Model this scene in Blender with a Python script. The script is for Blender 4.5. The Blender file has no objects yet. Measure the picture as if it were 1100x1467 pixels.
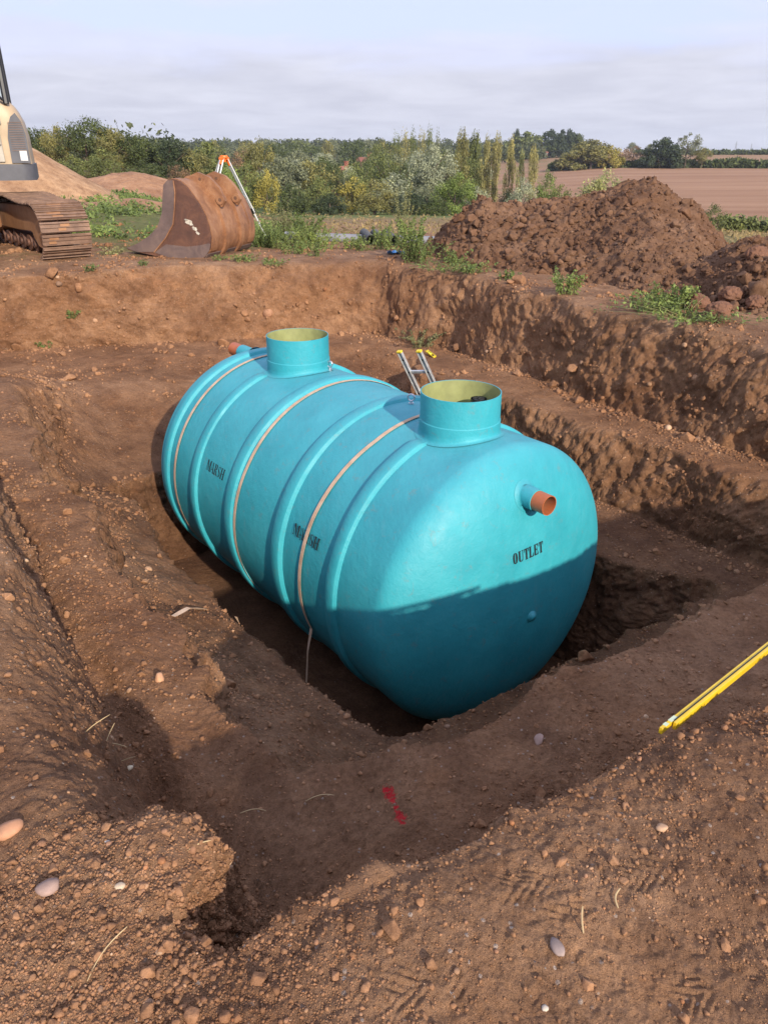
import bpy, bmesh, math, random, time
import numpy as np
from mathutils import Vector, Matrix
T0=time.time()
rnd=random.Random(7)
rng=np.random.default_rng(11)
R_=math.radians
scn=bpy.context.scene
col=scn.collection
# ------------------------------------------------------------------ helpers
def tag(o,label=None,cat=None,group=None,kind=None):
    if label: o['label']=label
    if cat: o['category']=cat
    if group: o['group']=group
    if kind: o['kind']=kind
    return o
def empty(name,loc=(0,0,0),rz=0.0):
    o=bpy.data.objects.new(name,None); col.objects.link(o)
    o.location=loc; o.rotation_euler=(0,0,rz); o.empty_display_size=.2
    return o
def mk(name,verts,faces,mat=None,parent=None,smooth=False):
    me=bpy.data.meshes.new(name)
    verts=np.asarray(verts,dtype=np.float32)
    if isinstance(faces,np.ndarray):
        k=faces.shape[1]; nf=len(faces)
        me.vertices.add(len(verts)); me.vertices.foreach_set('co',verts.ravel())
        me.loops.add(nf*k); me.polygons.add(nf)
        me.polygons.foreach_set('loop_start',np.arange(0,nf*k,k,dtype=np.int32))
        me.polygons.foreach_set('loop_total',np.full(nf,k,dtype=np.int32))
        me.loops.foreach_set('vertex_index',faces.astype(np.int32).ravel())
        me.update(calc_edges=True)
    else:
        me.from_pydata([tuple(map(float,v)) for v in verts],[],[tuple(f) for f in faces]); me.update()
    if smooth: me.polygons.foreach_set('use_smooth',np.ones(len(me.polygons),dtype=bool))
    if mat: me.materials.append(mat)
    o=bpy.data.objects.new(name,me); col.objects.link(o)
    if parent: o.parent=parent
    return o
class MB:
    """collects solids and links them as ONE mesh"""
    def __init__(s): s.v=[]; s.f=[]
    def add(s,vs,fs,M=None):
        b=len(s.v)
        for p in vs:
            p=Vector(p)
            if M is not None: p=M@p
            s.v.append(tuple(p))
        for f in fs: s.f.append(tuple(i+b for i in f))
        return s
    def box(s,c,d,M=None,bev=0.0):
        x,y,z=c; a,b,e=d[0]/2,d[1]/2,d[2]/2
        if bev<=0:
            vs=[(x+i*a,y+j*b,z+k*e) for k in(-1,1) for j in(-1,1) for i in(-1,1)]
            return s.add(vs,[(0,2,3,1),(4,5,7,6),(0,1,5,4),(2,6,7,3),(0,4,6,2),(1,3,7,5)],M)
        bm=bmesh.new(); bmesh.ops.create_cube(bm,size=1)
        for v in bm.verts: v.co=Vector((x+v.co.x*d[0],y+v.co.y*d[1],z+v.co.z*d[2]))
        bmesh.ops.bevel(bm,geom=bm.edges[:],offset=bev,segments=2,affect='EDGES',profile=.6)
        bm.verts.ensure_lookup_table()
        s.add([v.co.copy() for v in bm.verts],[[v.index for v in f.verts] for f in bm.faces],M); bm.free(); return s
    def tube(s,pts,r,n=12,cap=True,M=None,ref=None):
        pts=[Vector(p) for p in pts]; rs=r if hasattr(r,'__len__') else [r]*len(pts)
        vs=[];fs=[]; up=Vector(ref) if ref else Vector((0,0,1)); prev=None
        for i,p in enumerate(pts):
            t=(pts[min(i+1,len(pts)-1)]-pts[max(i-1,0)]).normalized()
            if prev is None:
                a=up if abs(t.dot(up))<.95 else Vector((1,0,0))
                u=(a-t*a.dot(t)).normalized()
            else: u=(prev-t*prev.dot(t)).normalized()
            prev=u; w=t.cross(u)
            for k in range(n):
                q=2*math.pi*k/n; vs.append(p+(u*math.cos(q)+w*math.sin(q))*rs[i])
        for i in range(len(pts)-1):
            for k in range(n):
                fs.append((i*n+k,i*n+(k+1)%n,(i+1)*n+(k+1)%n,(i+1)*n+k))
        if cap:
            fs.append(tuple(range(n-1,-1,-1))); fs.append(tuple((len(pts)-1)*n+k for k in range(n)))
        return s.add(vs,fs,M)
    def prism(s,prof,M,h0,h1):
        """prof: 2D outline (x,y) ccw, extruded along local z from h0 to h1"""
        n=len(prof); vs=[(x,y,h0) for x,y in prof]+[(x,y,h1) for x,y in prof]
        fs=[tuple(range(n-1,-1,-1)),tuple(range(n,2*n))]+[(i,(i+1)%n,n+(i+1)%n,n+i) for i in range(n)]
        return s.add(vs,fs,M)
    def lathe(s,prof,n=48,M=None,close=False):
        """prof: (r,z) list round local z"""
        vs=[];fs=[];k=len(prof)
        for i in range(n):
            q=2*math.pi*i/n
            for r,z in prof: vs.append((r*math.cos(q),r*math.sin(q),z))
        kk=k if close else k-1
        for i in range(n):
            for j in range(kk):
                fs.append((i*k+j,((i+1)%n)*k+j,((i+1)%n)*k+(j+1)%k,i*k+(j+1)%k))
        return s.add(vs,fs,M)
    def build(s,name,mat,parent=None,smooth=False,bevel=0,angle=35):
        o=mk(name,s.v,s.f,mat,parent,False)
        if bevel:
            m=o.modifiers.new('b','BEVEL'); m.width=bevel; m.segments=2; m.limit_method='ANGLE'; m.angle_limit=R_(35)
        if smooth:
            me=o.data; bm=bmesh.new(); bm.from_mesh(me); bmesh.ops.recalc_face_normals(bm,faces=bm.faces)
            a=R_(angle)
            for f in bm.faces: f.smooth=True
            for e in bm.edges:
                if len(e.link_faces)==2 and e.calc_face_angle(0)>a: e.smooth=False
            bm.to_mesh(me); bm.free()
        return o
# ------------------------------------------------------------------ numpy noise
def _h(ix,iy,iz,seed):
    h=(ix.astype(np.uint32)*np.uint32(374761393))^(iy.astype(np.uint32)*np.uint32(668265263))^(iz.astype(np.uint32)*np.uint32(2147483647-58))
    h=h+np.uint32((seed*2654435761)&0xffffffff)
    h=(h^(h>>np.uint32(13)))*np.uint32(1274126177); h=(h^(h>>np.uint32(16)))*np.uint32(2246822519); h^=h>>np.uint32(13)
    return h
def _r(h): return (h&np.uint32(0xffff)).astype(np.float32)/65535.
def vnoise(x,y,z,seed=0):
    xi=np.floor(x);yi=np.floor(y);zi=np.floor(z)
    fx=(x-xi).astype(np.float32);fy=(y-yi).astype(np.float32);fz=(z-zi).astype(np.float32)
    xi=xi.astype(np.int64);yi=yi.astype(np.int64);zi=zi.astype(np.int64)
    fx=fx*fx*(3-2*fx);fy=fy*fy*(3-2*fy);fz=fz*fz*(3-2*fz)
    out=0
    for a in(0,1):
        wa=fx if a else 1-fx
        for b in(0,1):
            wb=fy if b else 1-fy
            for c in(0,1):
                wc=fz if c else 1-fz
                out=out+wa*wb*wc*_r(_h(xi+a,yi+b,zi+c,seed))
    return out*2-1
def fbm(x,y,z,f,octv=4,seed=0,gain=.5,lac=2.03):
    a=1.;t=0;o=0
    for i in range(octv):
        o=o+a*vnoise(x*f+i*17.3,y*f-i*9.1,z*f+i*5.7,seed+i); t+=a; a*=gain; f*=lac
    return o/t
def clods(x,y,z,f,seed,prob=.6,rmin=.25,rmax=.6,sharp=.5):
    """rounded lumps seated in a cell grid of frequency f; returns height in units of 1/f"""
    X=x*f;Y=y*f;Z=z*f
    xi=np.floor(X);yi=np.floor(Y);zi=np.floor(Z); out=np.zeros_like(X,dtype=np.float32)
    xi_=xi.astype(np.int64);yi_=yi.astype(np.int64);zi_=zi.astype(np.int64)
    for a in(-1,0,1):
        for b in(-1,0,1):
            for c in(-1,0,1):
                h=_h(xi_+a,yi_+b,zi_+c,seed)
                r1=_r(h);h2=h*np.uint32(1664525)+np.uint32(1013904223); h2^=h2>>np.uint32(15)
                r2=_r(h2>>np.uint32(3)); h3=h2*np.uint32(22695477)+np.uint32(1); h3^=h3>>np.uint32(14); r3=_r(h3>>np.uint32(2)); r4=_r(h3>>np.uint32(15))
                dx=X-(xi+a+r1);dy=Y-(yi+b+r2);dz=Z-(zi+c+r3)
                rad=rmin+(rmax-rmin)*r4*r4
                q=1-(dx*dx+dy*dy+dz*dz)/(rad*rad)
                q=np.where((_r(h2>>np.uint32(9))<prob)&(q>0),np.power(np.maximum(q,1e-6),sharp)*rad,0)
                np.maximum(out,q,out=out)
    return out/f
def sst(a,b,x):
    t=np.clip((x-a)/(b-a),0,1); return t*t*(3-2*t)
def bank(a,b,x):
    t=np.clip((x-a)/(b-a),0,1); return t*t*(1.75-.75*t)
def smin(a,b,k=.25):
    h=np.clip(.5+.5*(b-a)/k,0,1); return b*(1-h)+a*h-k*h*(1-h)
# ------------------------------------------------------------------ layout frame of the pit (metres, z=0 is the site level)
P1=np.array([.574,5.47]); AX=np.array([.608,-.794]); SD=np.array([.794,.608])
TR=1.18; TTOP=-.30; TZ=TTOP-TR
NR0=np.array([.83,1.85]); NRN=np.array([-.522,.853])   # near rim line
BK0=np.array([.06,13.04]); BKN=np.array([.305,-.952])
def coords(x,y):
    n=x*SD[0]+y*SD[1]; s=(x-P1[0])*AX[0]+(y-P1[1])*AX[1]
    m=(x-NR0[0])*NRN[0]+(y-NR0[1])*NRN[1]; b=(x-BK0[0])*BKN[0]+(y-BK0[1])*BKN[1]
    return n,s,m,b
def far_height(x,y):
    """the country round the site"""
    d=np.hypot(x,y)+1e-6; A=np.clip(x/np.maximum(y,1e-3),-3,3); A=np.where(y<=0,0,A)
    Dk=[0,14,25,60,108,200,350,600,900,2500]
    zl=[0,0,.15,-.3,-1.6,-3,-3,-2,0,4]
    zm=[0,0,-.7,-3.2,-5.8,-8,-7,-3,0,6]
    zr=[0,0,-.6,-3.6,-7.2,-6.8,-4.0,.3,1.2,4]
    hl=np.interp(d,Dk,zl);hm=np.interp(d,Dk,zm);hr=np.interp(d,Dk,zr)
    w1=sst(-.32,-.12,A); w2=sst(.1,.3,A)
    h=hl*(1-w1)+hm*w1; h=h*(1-w2)+hr*w2
    return h
def base_height(x,y,fine=True):
    wx=.16*vnoise(x*.9,y*.9,x*0+3.1,5)+.03*vnoise(x*2.7,y*2.7,x*0,6)
    wy=.16*vnoise(x*.9,y*.9,x*0+7.7,8)+.03*vnoise(x*2.7,y*2.7,x*0,9)
    k=np.clip(np.hypot(x,y)/6-.22,.10,1)
    n,s,m,b=coords(x+wx*k,y+wy*k)
    nR=np.interp(s,[-5,-3.5,-2.25,-1,.7,2],[7.7,7.6,7.46,7.16,6.95,6.85])
    nL=np.interp(s,[-4,-.5,.3,1.1,1.8],[.55,.60,.55,.36,.29])
    d0=smin(smin(n-nL,m+.03+.09*sst(.85,1.25,x),.14),smin(nR-n,b,.5),.5)
    d0=d0-.34*np.exp(-(((x+.52)/.15)**2+((y-1.42)/.13)**2))
    wr=sst(2.8,5.2,n); wl=sst(2.4,1.6,n)*sst(.5,1.,m); wb=sst(4.,1.2,b)
    wa=sst(3.4,5.6,n)*sst(.55,1.7,m); zA=(-.55*(1-wa)-.92*wa); zA=zA*(1-wb)-1.03*wb
    zA=zA-.05*sst(0,.8,d0)
    eL=1.06+.12*sst(1.4,.6,s)+.18*sst(-.9,-2.4,s)+.4*sst(-3.5,-5.,s)
    dA=smin(smin(n-eL,m-.88,.35),smin(6.2-n+.7*sst(-3.3,-4.2,s),b-1.1,.4),.4)
    w0=.075+.02*vnoise(x*1.3,y*1.3,x*0,31)+.10*sst(1.6,.9,n)*sst(.1,.5,m)*sst(.3,1.2,s)+.09*wr+.05*wb
    dA=dA+wl*(.085*vnoise(x*2.3,y*2.3,x*0,33)+.045*vnoise(x*5.3,y*5.3,x*0,34))
    zA=zA-wl*.075*np.exp(-((d0-w0*1.75)/.09)**2)*sst(-4.,-2.5,s)
    zB=-1.2-.45*sst(-.1,1.0,dA)
    zB=zB*(1-wr)-1.62*wr
    rear=sst(-3.9,-6.2,s); rear=np.maximum(rear,sst(3.2,1.2,b)); zB=zB*(1-rear)+(zA-.12)*rear
    left=sst(-2.6,-4.4,s)*(1-wr)
    dB=smin(smin(n-2.08,m-1.88,.35),smin(5.02+.4*sst(.6,1.5,s)-n,s+3.78,.3),.3)
    g=far_height(x,y)
    g=g+.035*fbm(x,y,x*0,.5,3,21)+(.02*vnoise(x*1.7,y*1.7,x*0,25) if fine else 0)
    g=g-.06*np.exp(-(np.maximum(-d0,0)/.10)**2)*.5
    z=g+(zA-g)*bank(-w0*.4,w0*1.7,d0)
    wA=.075+.10*left+.40*rear*(1-wr)+.02*vnoise(x*1.1,y*1.1,x*0,32)+.10*wr
    z=z+(zB-zA)*bank(-.06,wA*1.6,dA)
    z=z+(-2.68-zB)*bank(-.05,.24,dB)
    wall=np.maximum(np.maximum(np.exp(-((d0-w0*.7)/.16)**2),np.exp(-((dA-.1)/.2)**2)),np.exp(-((dB-.1)/.16)**2))
    return z,d0,dA,dB,wall
# ------------------------------------------------------------------ materials
def nm(name):
    m=bpy.data.materials.new(name); m.use_nodes=True
    nt=m.node_tree; b=nt.nodes['Principled BSDF']; return m,nt,b
def N(nt,t,**k):
    n=nt.nodes.new(t)
    for a,v in k.items():
        if a in n.inputs.keys() if isinstance(a,str) else False: n.inputs[a].default_value=v
        else: setattr(n,a,v)
    return n
def lk(nt,a,b): nt.links.new(a,b)
def noise(nt,vec,scale,detail=4,rough=.55,dist=0):
    n=nt.nodes.new('ShaderNodeTexNoise'); n.inputs['Scale'].default_value=scale; n.inputs['Detail'].default_value=detail
    n.inputs['Roughness'].default_value=rough; n.inputs['Distortion'].default_value=dist
    if vec is not None: nt.links.new(vec,n.inputs['Vector'])
    return n.outputs['Fac']
def ramp(nt,fac,stops):
    n=nt.nodes.new('ShaderNodeValToRGB'); e=n.color_ramp.elements
    while len(e)<len(stops): e.new(.5)
    for i,(p,c) in enumerate(stops):
        e[i].position=p; e[i].color=(*c,1) if len(c)==3 else c
    nt.links.new(fac,n.inputs['Fac']); return n.outputs['Color']
def mixc(nt,f,a,b,mode='MIX'):
    n=nt.nodes.new('ShaderNodeMix'); n.data_type='RGBA'; n.blend_type=mode
    if isinstance(f,(int,float)): n.inputs[0].default_value=f
    else: nt.links.new(f,n.inputs[0])
    for i,c in ((6,a),(7,b)):
        if isinstance(c,tuple): n.inputs[i].default_value=(*c[:3],1)
        else: nt.links.new(c,n.inputs[i])
    return n.outputs[2]
def mth(nt,op,a,b=None,clamp=False):
    n=nt.nodes.new('ShaderNodeMath'); n.operation=op; n.use_clamp=clamp
    for i,c in enumerate((a,b)):
        if c is None: continue
        if isinstance(c,(int,float)): n.inputs[i].default_value=c
        else: nt.links.new(c,n.inputs[i])
    return n.outputs[0]
def bump(nt,h,strength,dist,nrm=None):
    n=nt.nodes.new('ShaderNodeBump'); n.inputs['Strength'].default_value=strength; n.inputs['Distance'].default_value=dist
    nt.links.new(h,n.inputs['Height'])
    if nrm is not None: nt.links.new(nrm,n.inputs['Normal'])
    return n.outputs['Normal']
def objc(nt): return nt.nodes.new('ShaderNodeTexCoord').outputs['Object']
def geop(nt): return nt.nodes.new('ShaderNodeNewGeometry').outputs['Position']

SOIL=(.255,.118,.060)
def scl(c,k): return tuple(min(1,a*k) for a in c)
def soil_color(nt,P):
    big=noise(nt,P,.9,4,.6); mid=noise(nt,P,5,5,.65); fin=noise(nt,P,38,5,.8)
    c=ramp(nt,big,[(.30,(.220,.106,.053)),(.5,(.290,.149,.076)),(.72,(.385,.212,.115))])
    c2=ramp(nt,mid,[(.28,(.70,.66,.64)),(.5,(1,1,1)),(.75,(1.22,1.24,1.25))])
    c=mixc(nt,1.,c,c2,'MULTIPLY')
    c3=ramp(nt,fin,[(.28,(.60,.58,.56)),(.5,(1,1,1)),(.75,(1.32,1.34,1.36))])
    return mixc(nt,1.,c,c3,'MULTIPLY')
def mat_ground():
    m,nt,b=nm('soil_ground'); P=geop(nt)
    c=soil_color(nt,P)
    dk=ramp(nt,noise(nt,P,1.7,6,.62,.8),[(.46,(0,0,0)),(.60,(1,1,1))]); c=mixc(nt,mth(nt,'MULTIPLY',dk,.5),c,mixc(nt,1.,c,(.55,.52,.54),'MULTIPLY'))
    lt=ramp(nt,noise(nt,P,2.9,6,.65,.5),[(.54,(0,0,0)),(.68,(1,1,1))]); c=mixc(nt,mth(nt,'MULTIPLY',lt,.6),c,mixc(nt,1.,c,(1.30,1.22,1.10),'MULTIPLY'))
    at=nt.nodes.new('ShaderNodeVertexColor'); at.layer_name='zone'
    sep=nt.nodes.new('ShaderNodeSeparateColor'); lk(nt,at.outputs['Color'],sep.inputs[0])
    # grit: small pale stones seated in the clay
    v=nt.nodes.new('ShaderNodeTexVoronoi'); v.inputs['Scale'].default_value=48; lk(nt,P,v.inputs['Vector'])
    vs=nt.nodes.new('ShaderNodeSeparateColor'); lk(nt,v.outputs['Color'],vs.inputs[0])
    g=mth(nt,'MULTIPLY',mth(nt,'LESS_THAN',v.outputs['Distance'],.26),mth(nt,'GREATER_THAN',vs.outputs[0],.86))
    near=mth(nt,'MULTIPLY',g,.55)
    c=mixc(nt,near,c,mixc(nt,vs.outputs[1],(.30,.19,.13),(.58,.47,.38)))
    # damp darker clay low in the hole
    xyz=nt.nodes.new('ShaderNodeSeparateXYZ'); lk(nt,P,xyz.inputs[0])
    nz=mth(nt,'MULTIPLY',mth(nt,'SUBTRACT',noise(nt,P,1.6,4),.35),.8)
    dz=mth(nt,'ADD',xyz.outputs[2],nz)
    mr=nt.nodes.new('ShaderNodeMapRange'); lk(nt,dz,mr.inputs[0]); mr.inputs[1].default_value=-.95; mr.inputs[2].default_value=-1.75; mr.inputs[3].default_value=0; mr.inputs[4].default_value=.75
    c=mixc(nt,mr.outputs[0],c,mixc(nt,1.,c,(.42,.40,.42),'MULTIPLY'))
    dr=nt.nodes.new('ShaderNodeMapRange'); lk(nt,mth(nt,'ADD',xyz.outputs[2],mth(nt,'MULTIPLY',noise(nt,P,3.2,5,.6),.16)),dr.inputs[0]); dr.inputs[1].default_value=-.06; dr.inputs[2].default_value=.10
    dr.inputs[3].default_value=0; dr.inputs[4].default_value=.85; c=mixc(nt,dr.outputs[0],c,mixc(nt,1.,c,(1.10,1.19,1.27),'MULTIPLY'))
    # zones painted per vertex: R green growth, G stubble, B ploughed field ; A unused
    gn=noise(nt,P,3,5,.7)
    grass=ramp(nt,gn,[(.3,(.045,.075,.018)),(.5,(.10,.14,.035)),(.7,(.19,.20,.065))])
    stub=ramp(nt,noise(nt,P,.35,6,.7),[(.3,(.20,.145,.065)),(.5,(.28,.18,.085)),(.7,(.34,.19,.10))])
    mp=nt.nodes.new('ShaderNodeMapping'); mp.inputs['Scale'].default_value=(.01,.09,.01); mp.inputs['Rotation'].default_value=(0,0,.12); lk(nt,P,mp.inputs[0])
    pl=ramp(nt,noise(nt,mp.outputs[0],1.,6,.65),[(.3,(.25,.130,.070)),(.5,(.31,.170,.095)),(.7,(.37,.215,.125))])
    gf=mth(nt,'MULTIPLY',sep.outputs[0],mth(nt,'GREATER_THAN',mth(nt,'ADD',noise(nt,P,2.2,6,.75),mth(nt,'MULTIPLY',sep.outputs[0],.35)),.66))
    c=mixc(nt,sep.outputs[1],c,stub); c=mixc(nt,sep.outputs[2],c,pl); c=mixc(nt,gf,c,grass)
    # red marker paint sprayed on the bench
    for (px,py,sc_) in RED:
        d=nt.nodes.new('ShaderNodeVectorMath'); d.operation='DISTANCE'; lk(nt,P,d.inputs[0]); d.inputs[1].default_value=(px,py,PZ.get((px,py),0))
        q=mth(nt,'ADD',d.outputs['Value'],mth(nt,'MULTIPLY',mth(nt,'SUBTRACT',noise(nt,P,70,5,.85),.5),sc_*5.))
        c=mixc(nt,mth(nt,'MULTIPLY',mth(nt,'LESS_THAN',q,sc_),.85),c,(.62,.018,.03))
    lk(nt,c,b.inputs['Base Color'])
    b.inputs['Roughness'].default_value=.95; b.inputs['Specular IOR Level'].default_value=.18
    h1=noise(nt,P,26,6,.7); h2=noise(nt,P,140,4,.7)
    n1=bump(nt,h1,.85,.045); n1=bump(nt,h2,.9,.009,n1); n1=bump(nt,noise(nt,P,420,3,.7),.7,.0028,n1); n1=bump(nt,mth(nt,'MULTIPLY',g,mth(nt,'SUBTRACT',.3,v.outputs['Distance'])),.6,.02,n1)
    lk(nt,n1,b.inputs['Normal'])
    return m
def mat_clod(name,k=1.0):
    m,nt,b=nm(name); P=geop(nt)
    c=soil_color(nt,P)
    oi=nt.nodes.new('ShaderNodeVertexColor'); oi.layer_name='tint'
    c=mixc(nt,1.,c,oi.outputs['Color'],'MULTIPLY'); c=mixc(nt,1.,c,(k,k,k),'MULTIPLY')
    lk(nt,c,b.inputs['Base Color']); b.inputs['Roughness'].default_value=.95; b.inputs['Specular IOR Level'].default_value=.15
    lk(nt,bump(nt,noise(nt,P,60,5,.7),.6,.012),b.inputs['Normal']); return m
def mat_plain(name,c,rough=.6,metal=0,nscale=8,var=.25,bumps=None,spec=.5,coat=0):
    m,nt,b=nm(name); P=objc(nt)
    f=noise(nt,P,nscale,5,.6)
    cc=ramp(nt,f,[(.3,scl(c,1-var)),(.5,c),(.7,scl(c,1+var))])
    lk(nt,cc,b.inputs['Base Color']); b.inputs['Roughness'].default_value=rough; b.inputs['Metallic'].default_value=metal
    b.inputs['Specular IOR Level'].default_value=spec; b.inputs['Coat Weight'].default_value=coat
    if bumps: lk(nt,bump(nt,noise(nt,P,bumps[0],4,.6),bumps[1],bumps[2]),b.inputs['Normal'])
    return m
# ------------------------------------------------------------------ ground mesh: rings round the viewer's spot, finer near it
RED=[(.015,2.150,.019),(.022,2.125,.022),(.030,2.095,.015),(.045,2.06,.010),(.052,2.035,.012),(.060,2.010,.020),(.066,1.985,.012)]; PZ={}
def ring_axes():
    th=[-math.pi]
    while th[-1]<math.pi:
        a=abs(th[-1]); st=Q if a<.80 else min(Q*(1+ (a-.80)*18),.06)
        th.append(th[-1]+st)
    th[-1]=math.pi
    r=[.30]
    while r[-1]<2600:
        x=r[-1]; k=Q if x<15 else min(Q*(1+(x-15)/9.),.02)
        if x<.8: k=Q*1.6
        r.append(x*(1+k))
    return np.array(th,dtype=np.float64),np.array(r,dtype=np.float64)
Q=.0026
def build_ground():
    th,r=ring_axes(); nt_,nr=len(th),len(r)
    # tidy: angle zero points along +y
    TH,RR=np.meshgrid(th,r); X=(np.sin(TH)*RR).astype(np.float32); Y=(np.cos(TH)*RR).astype(np.float32)
    k=int(np.searchsorted(r,19.)); 
    x=X[:k].copy(); y=Y[:k].copy()
    def blur(w,nn,ax):
        c=np.cumsum(np.concatenate([np.repeat(w.take([0],ax),nn+1,ax),w,np.repeat(w.take([-1],ax),nn,ax)],ax),ax)
        m=w.shape[ax]; return (c.take(range(2*nn+1,2*nn+1+m),ax)-c.take(range(0,m),ax))/(2*nn+1)
    # share the faces out evenly over the true surface, so that steep banks get as many as the flats
    for ps in range(2):
        z=base_height(x,y,True)[0].astype(np.float32)
        d2=np.hypot(np.diff(x,axis=0),np.diff(y,axis=0))+1e-6; rt=np.minimum(np.sqrt(d2**2+np.diff(z,axis=0)**2)/d2,9)
        rt=np.maximum(blur(blur(blur(rt,3,0),10,1),14,1),1)
        S=np.concatenate([np.zeros((1,rt.shape[1])),np.cumsum(rt,0)],0); S/=S[-1:]
        q=np.linspace(0,1,k); idx=np.arange(k)
        for j in range(x.shape[1]):
            f=np.interp(q,S[:,j],idx); x[:,j]=np.interp(f,idx,x[:,j]); y[:,j]=np.interp(f,idx,y[:,j])
        z=base_height(x,y,True)[0].astype(np.float32)
        d2=np.hypot(np.diff(x,axis=1),np.diff(y,axis=1))+1e-6; rt=np.minimum(np.sqrt(d2**2+np.diff(z,axis=1)**2)/d2,6)
        dth=np.diff(th)[None]; rt=1+(rt-1)*(np.abs((th[1:]+th[:-1])/2)<.9)[None]*sst(.6,1.2,np.hypot(x,y)[:,1:])
        rt=np.maximum(blur(blur(blur(rt,3,1),10,0),14,0),1)
        S=np.concatenate([np.zeros((rt.shape[0],1)),np.cumsum(rt,1)],1); S/=S[:,-1:]
        # keep the coarse grid behind the viewer where it is: redistribute inside the seen wedge only
        j0,j1=np.searchsorted(th,-.98),np.searchsorted(th,.98); idj=np.arange(j0,j1+1); qq=np.linspace(0,1,len(idj))
        for i in range(k):
            Si=S[i,j0:j1+1]; Si=(Si-Si[0])/(Si[-1]-Si[0])
            base=(idj-j0)/(len(idj)-1.); f=np.interp(qq,Si,idj); x[i,j0:j1+1],y[i,j0:j1+1]=np.interp(f,idj,x[i,j0:j1+1]),np.interp(f,idj,y[i,j0:j1+1])
    # ease the moved ring back onto the fixed one outside
    t=sst(k-60,k-1,np.arange(k))[:,None]; x=(x*(1-t)+X[:k]*t).astype(np.float32); y=(y*(1-t)+Y[:k]*t).astype(np.float32)
    x[:,-1]=x[:,0];y[:,-1]=y[:,0]
    X[:k]=x;Y[:k]=y
    x=X.astype(np.float32);y=Y.astype(np.float32)
    z,d0,dA,dB,wall=base_height(x,y,True); z=z.astype(np.float32)
    # normals
    def nrm(x,y,z):
        du=np.stack([np.gradient(a,axis=1) for a in(x,y,z)],-1); dv=np.stack([np.gradient(a,axis=0) for a in(x,y,z)],-1)
        n=np.cross(du,dv); n/=np.linalg.norm(n,axis=-1,keepdims=True)+1e-12; n*=np.where(n[...,2:]<0,-1,1); return n
    nn=nrm(x,y,z)
    steep=np.clip(1-nn[...,2],0,1); rad=np.hypot(x,y)
    kk=k+60; sl=slice(0,kk)
    a,b_,c=x[sl],y[sl],z[sl]; w=np.clip(steep[sl]*2.2,0,1)
    n_,s_,m_,_b=coords(a,b_); smo=sst(1.0,.8,n_)*sst(.1,.3,n_)*sst(.45,.7,m_)*sst(-.2,.5,s_); w=w*(1-.8*smo)
    inpit=sst(-.05,.3,d0[sl]); rd=rad[sl]
    nearrim=np.exp(-(np.minimum(0,d0[sl]+.02)/.35)**2)*(1-inpit)
    disp=fbm(a,b_,c,3.2,4,41)*(.016+.080*w)
    rg=1-2*np.abs(vnoise(a*7+vnoise(a*3,b_*3,c*3,71),b_*7,c*7,70)); rg2=1-2*np.abs(vnoise(a*17,b_*17+vnoise(a*6,b_*6,c*6,73),c*17,72)); disp-=w*(.022*np.maximum(rg,0)**3+.011*np.maximum(rg2,0)**3)
    disp+=fbm(a,b_,c,13.,4,44,.6)*(.006+.036*w)*np.clip(rd/3,.5,1.2)
    disp+=fbm(a,b_,c,60.,3,47,.6)*.007*(rd<7)+fbm(a,b_,c,24.,2,48,.6)*.008*(rd<4)
    # vertical bucket-tooth grooves on the faces
    q=(a*SD[0]+b_*SD[1]); q2=(a*AX[0]+b_*AX[1]); disp+=w*.05*fbm(a,b_,c*1.5,1.9,3,57)
    # lumps
    p2_=sst(.05,.5,vnoise(a*2.6,b_*2.6,c*2.6,61)+.35*vnoise(a*9,b_*9,c*9,62))
    rubL=np.exp(-((a+.75)/.6)**2-((b_-1.15)/.42)**2); rubR=np.exp(-((a-1.1)/.28)**2-((b_-1.45)/.4)**2)
    rub=np.clip(rubL*1.3+rubR*1.2,0,1)*sst(-.5,.3,vnoise(a*3,b_*3,c*0,63)+.25)
    patch=sst(-.1,.35,vnoise(a*1.4,b_*1.4,c*1.4,60))
    disp+=clods(a,b_,c,7.,51,.45,.22,.6)*(.12*w+.34*w*patch+.03*rub+.05*patch*inpit)
    disp+=clods(a,b_,c,17.,52,.6,.25,.6)*(.60*w*(.3+.7*patch)+.22*rub+.03*nearrim+.13*patch*inpit+.02)
    disp+=clods(a,b_,c,42.,53,.6,.25,.6)*(.6*w+.55*rub+.20*p2_+.03)*(rd<8)
    disp+=clods(a,b_,c,95.,54,.55,.25,.6)*(.5*rub+.35*p2_+.06)*(rd<3.6)
    # tyre tread and foot prints pressed in the near ground
    u=(a-.55)*.94+(b_-1.2)*.34; v=-(a-.55)*.34+(b_-1.2)*.94
    for (cu,cv,L,wd) in ((-.22,.13,.11,.045),(-.12,.02,.06,.04),(.12,.06,.07,.045),(-.50,-.02,.09,.05),(.0,-.22,.08,.04)):
        uu=u-cu;vv=v-cv; mk_=sst(1.1,.8,np.abs(uu)/L)*sst(1.1,.8,np.abs(vv)/wd)
        t=((uu+np.abs(vv)*1.7+.006*vnoise(a*30,b_*30,c*0,78))/.036)%1.; disp+=mk_*(-.0065*(sst(.0,.5,t)*sst(1.,.55,t))+.002)*sst(-.4,.1,vnoise(a*9,b_*9,c*0,77))
    z0=c
    for (hx,hy,hr,hd) in ((.50,.93,.26,.030),(.78,1.12,.2,.028),(.25,.95,.2,.016),(-.62,.86,.3,.02)):
        disp-=hd*np.exp(-((a-hx)**2+((b_-hy)*1.6)**2)/hr**2)
    # loose crumbs against the foot of each face
    x[sl]+=nn[sl][...,0]*disp; y[sl]+=nn[sl][...,1]*disp; z[sl]+=nn[sl][...,2]*disp
    x[:,-1]=x[:,0];y[:,-1]=y[:,0];z[:,-1]=z[:,0]
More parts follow.
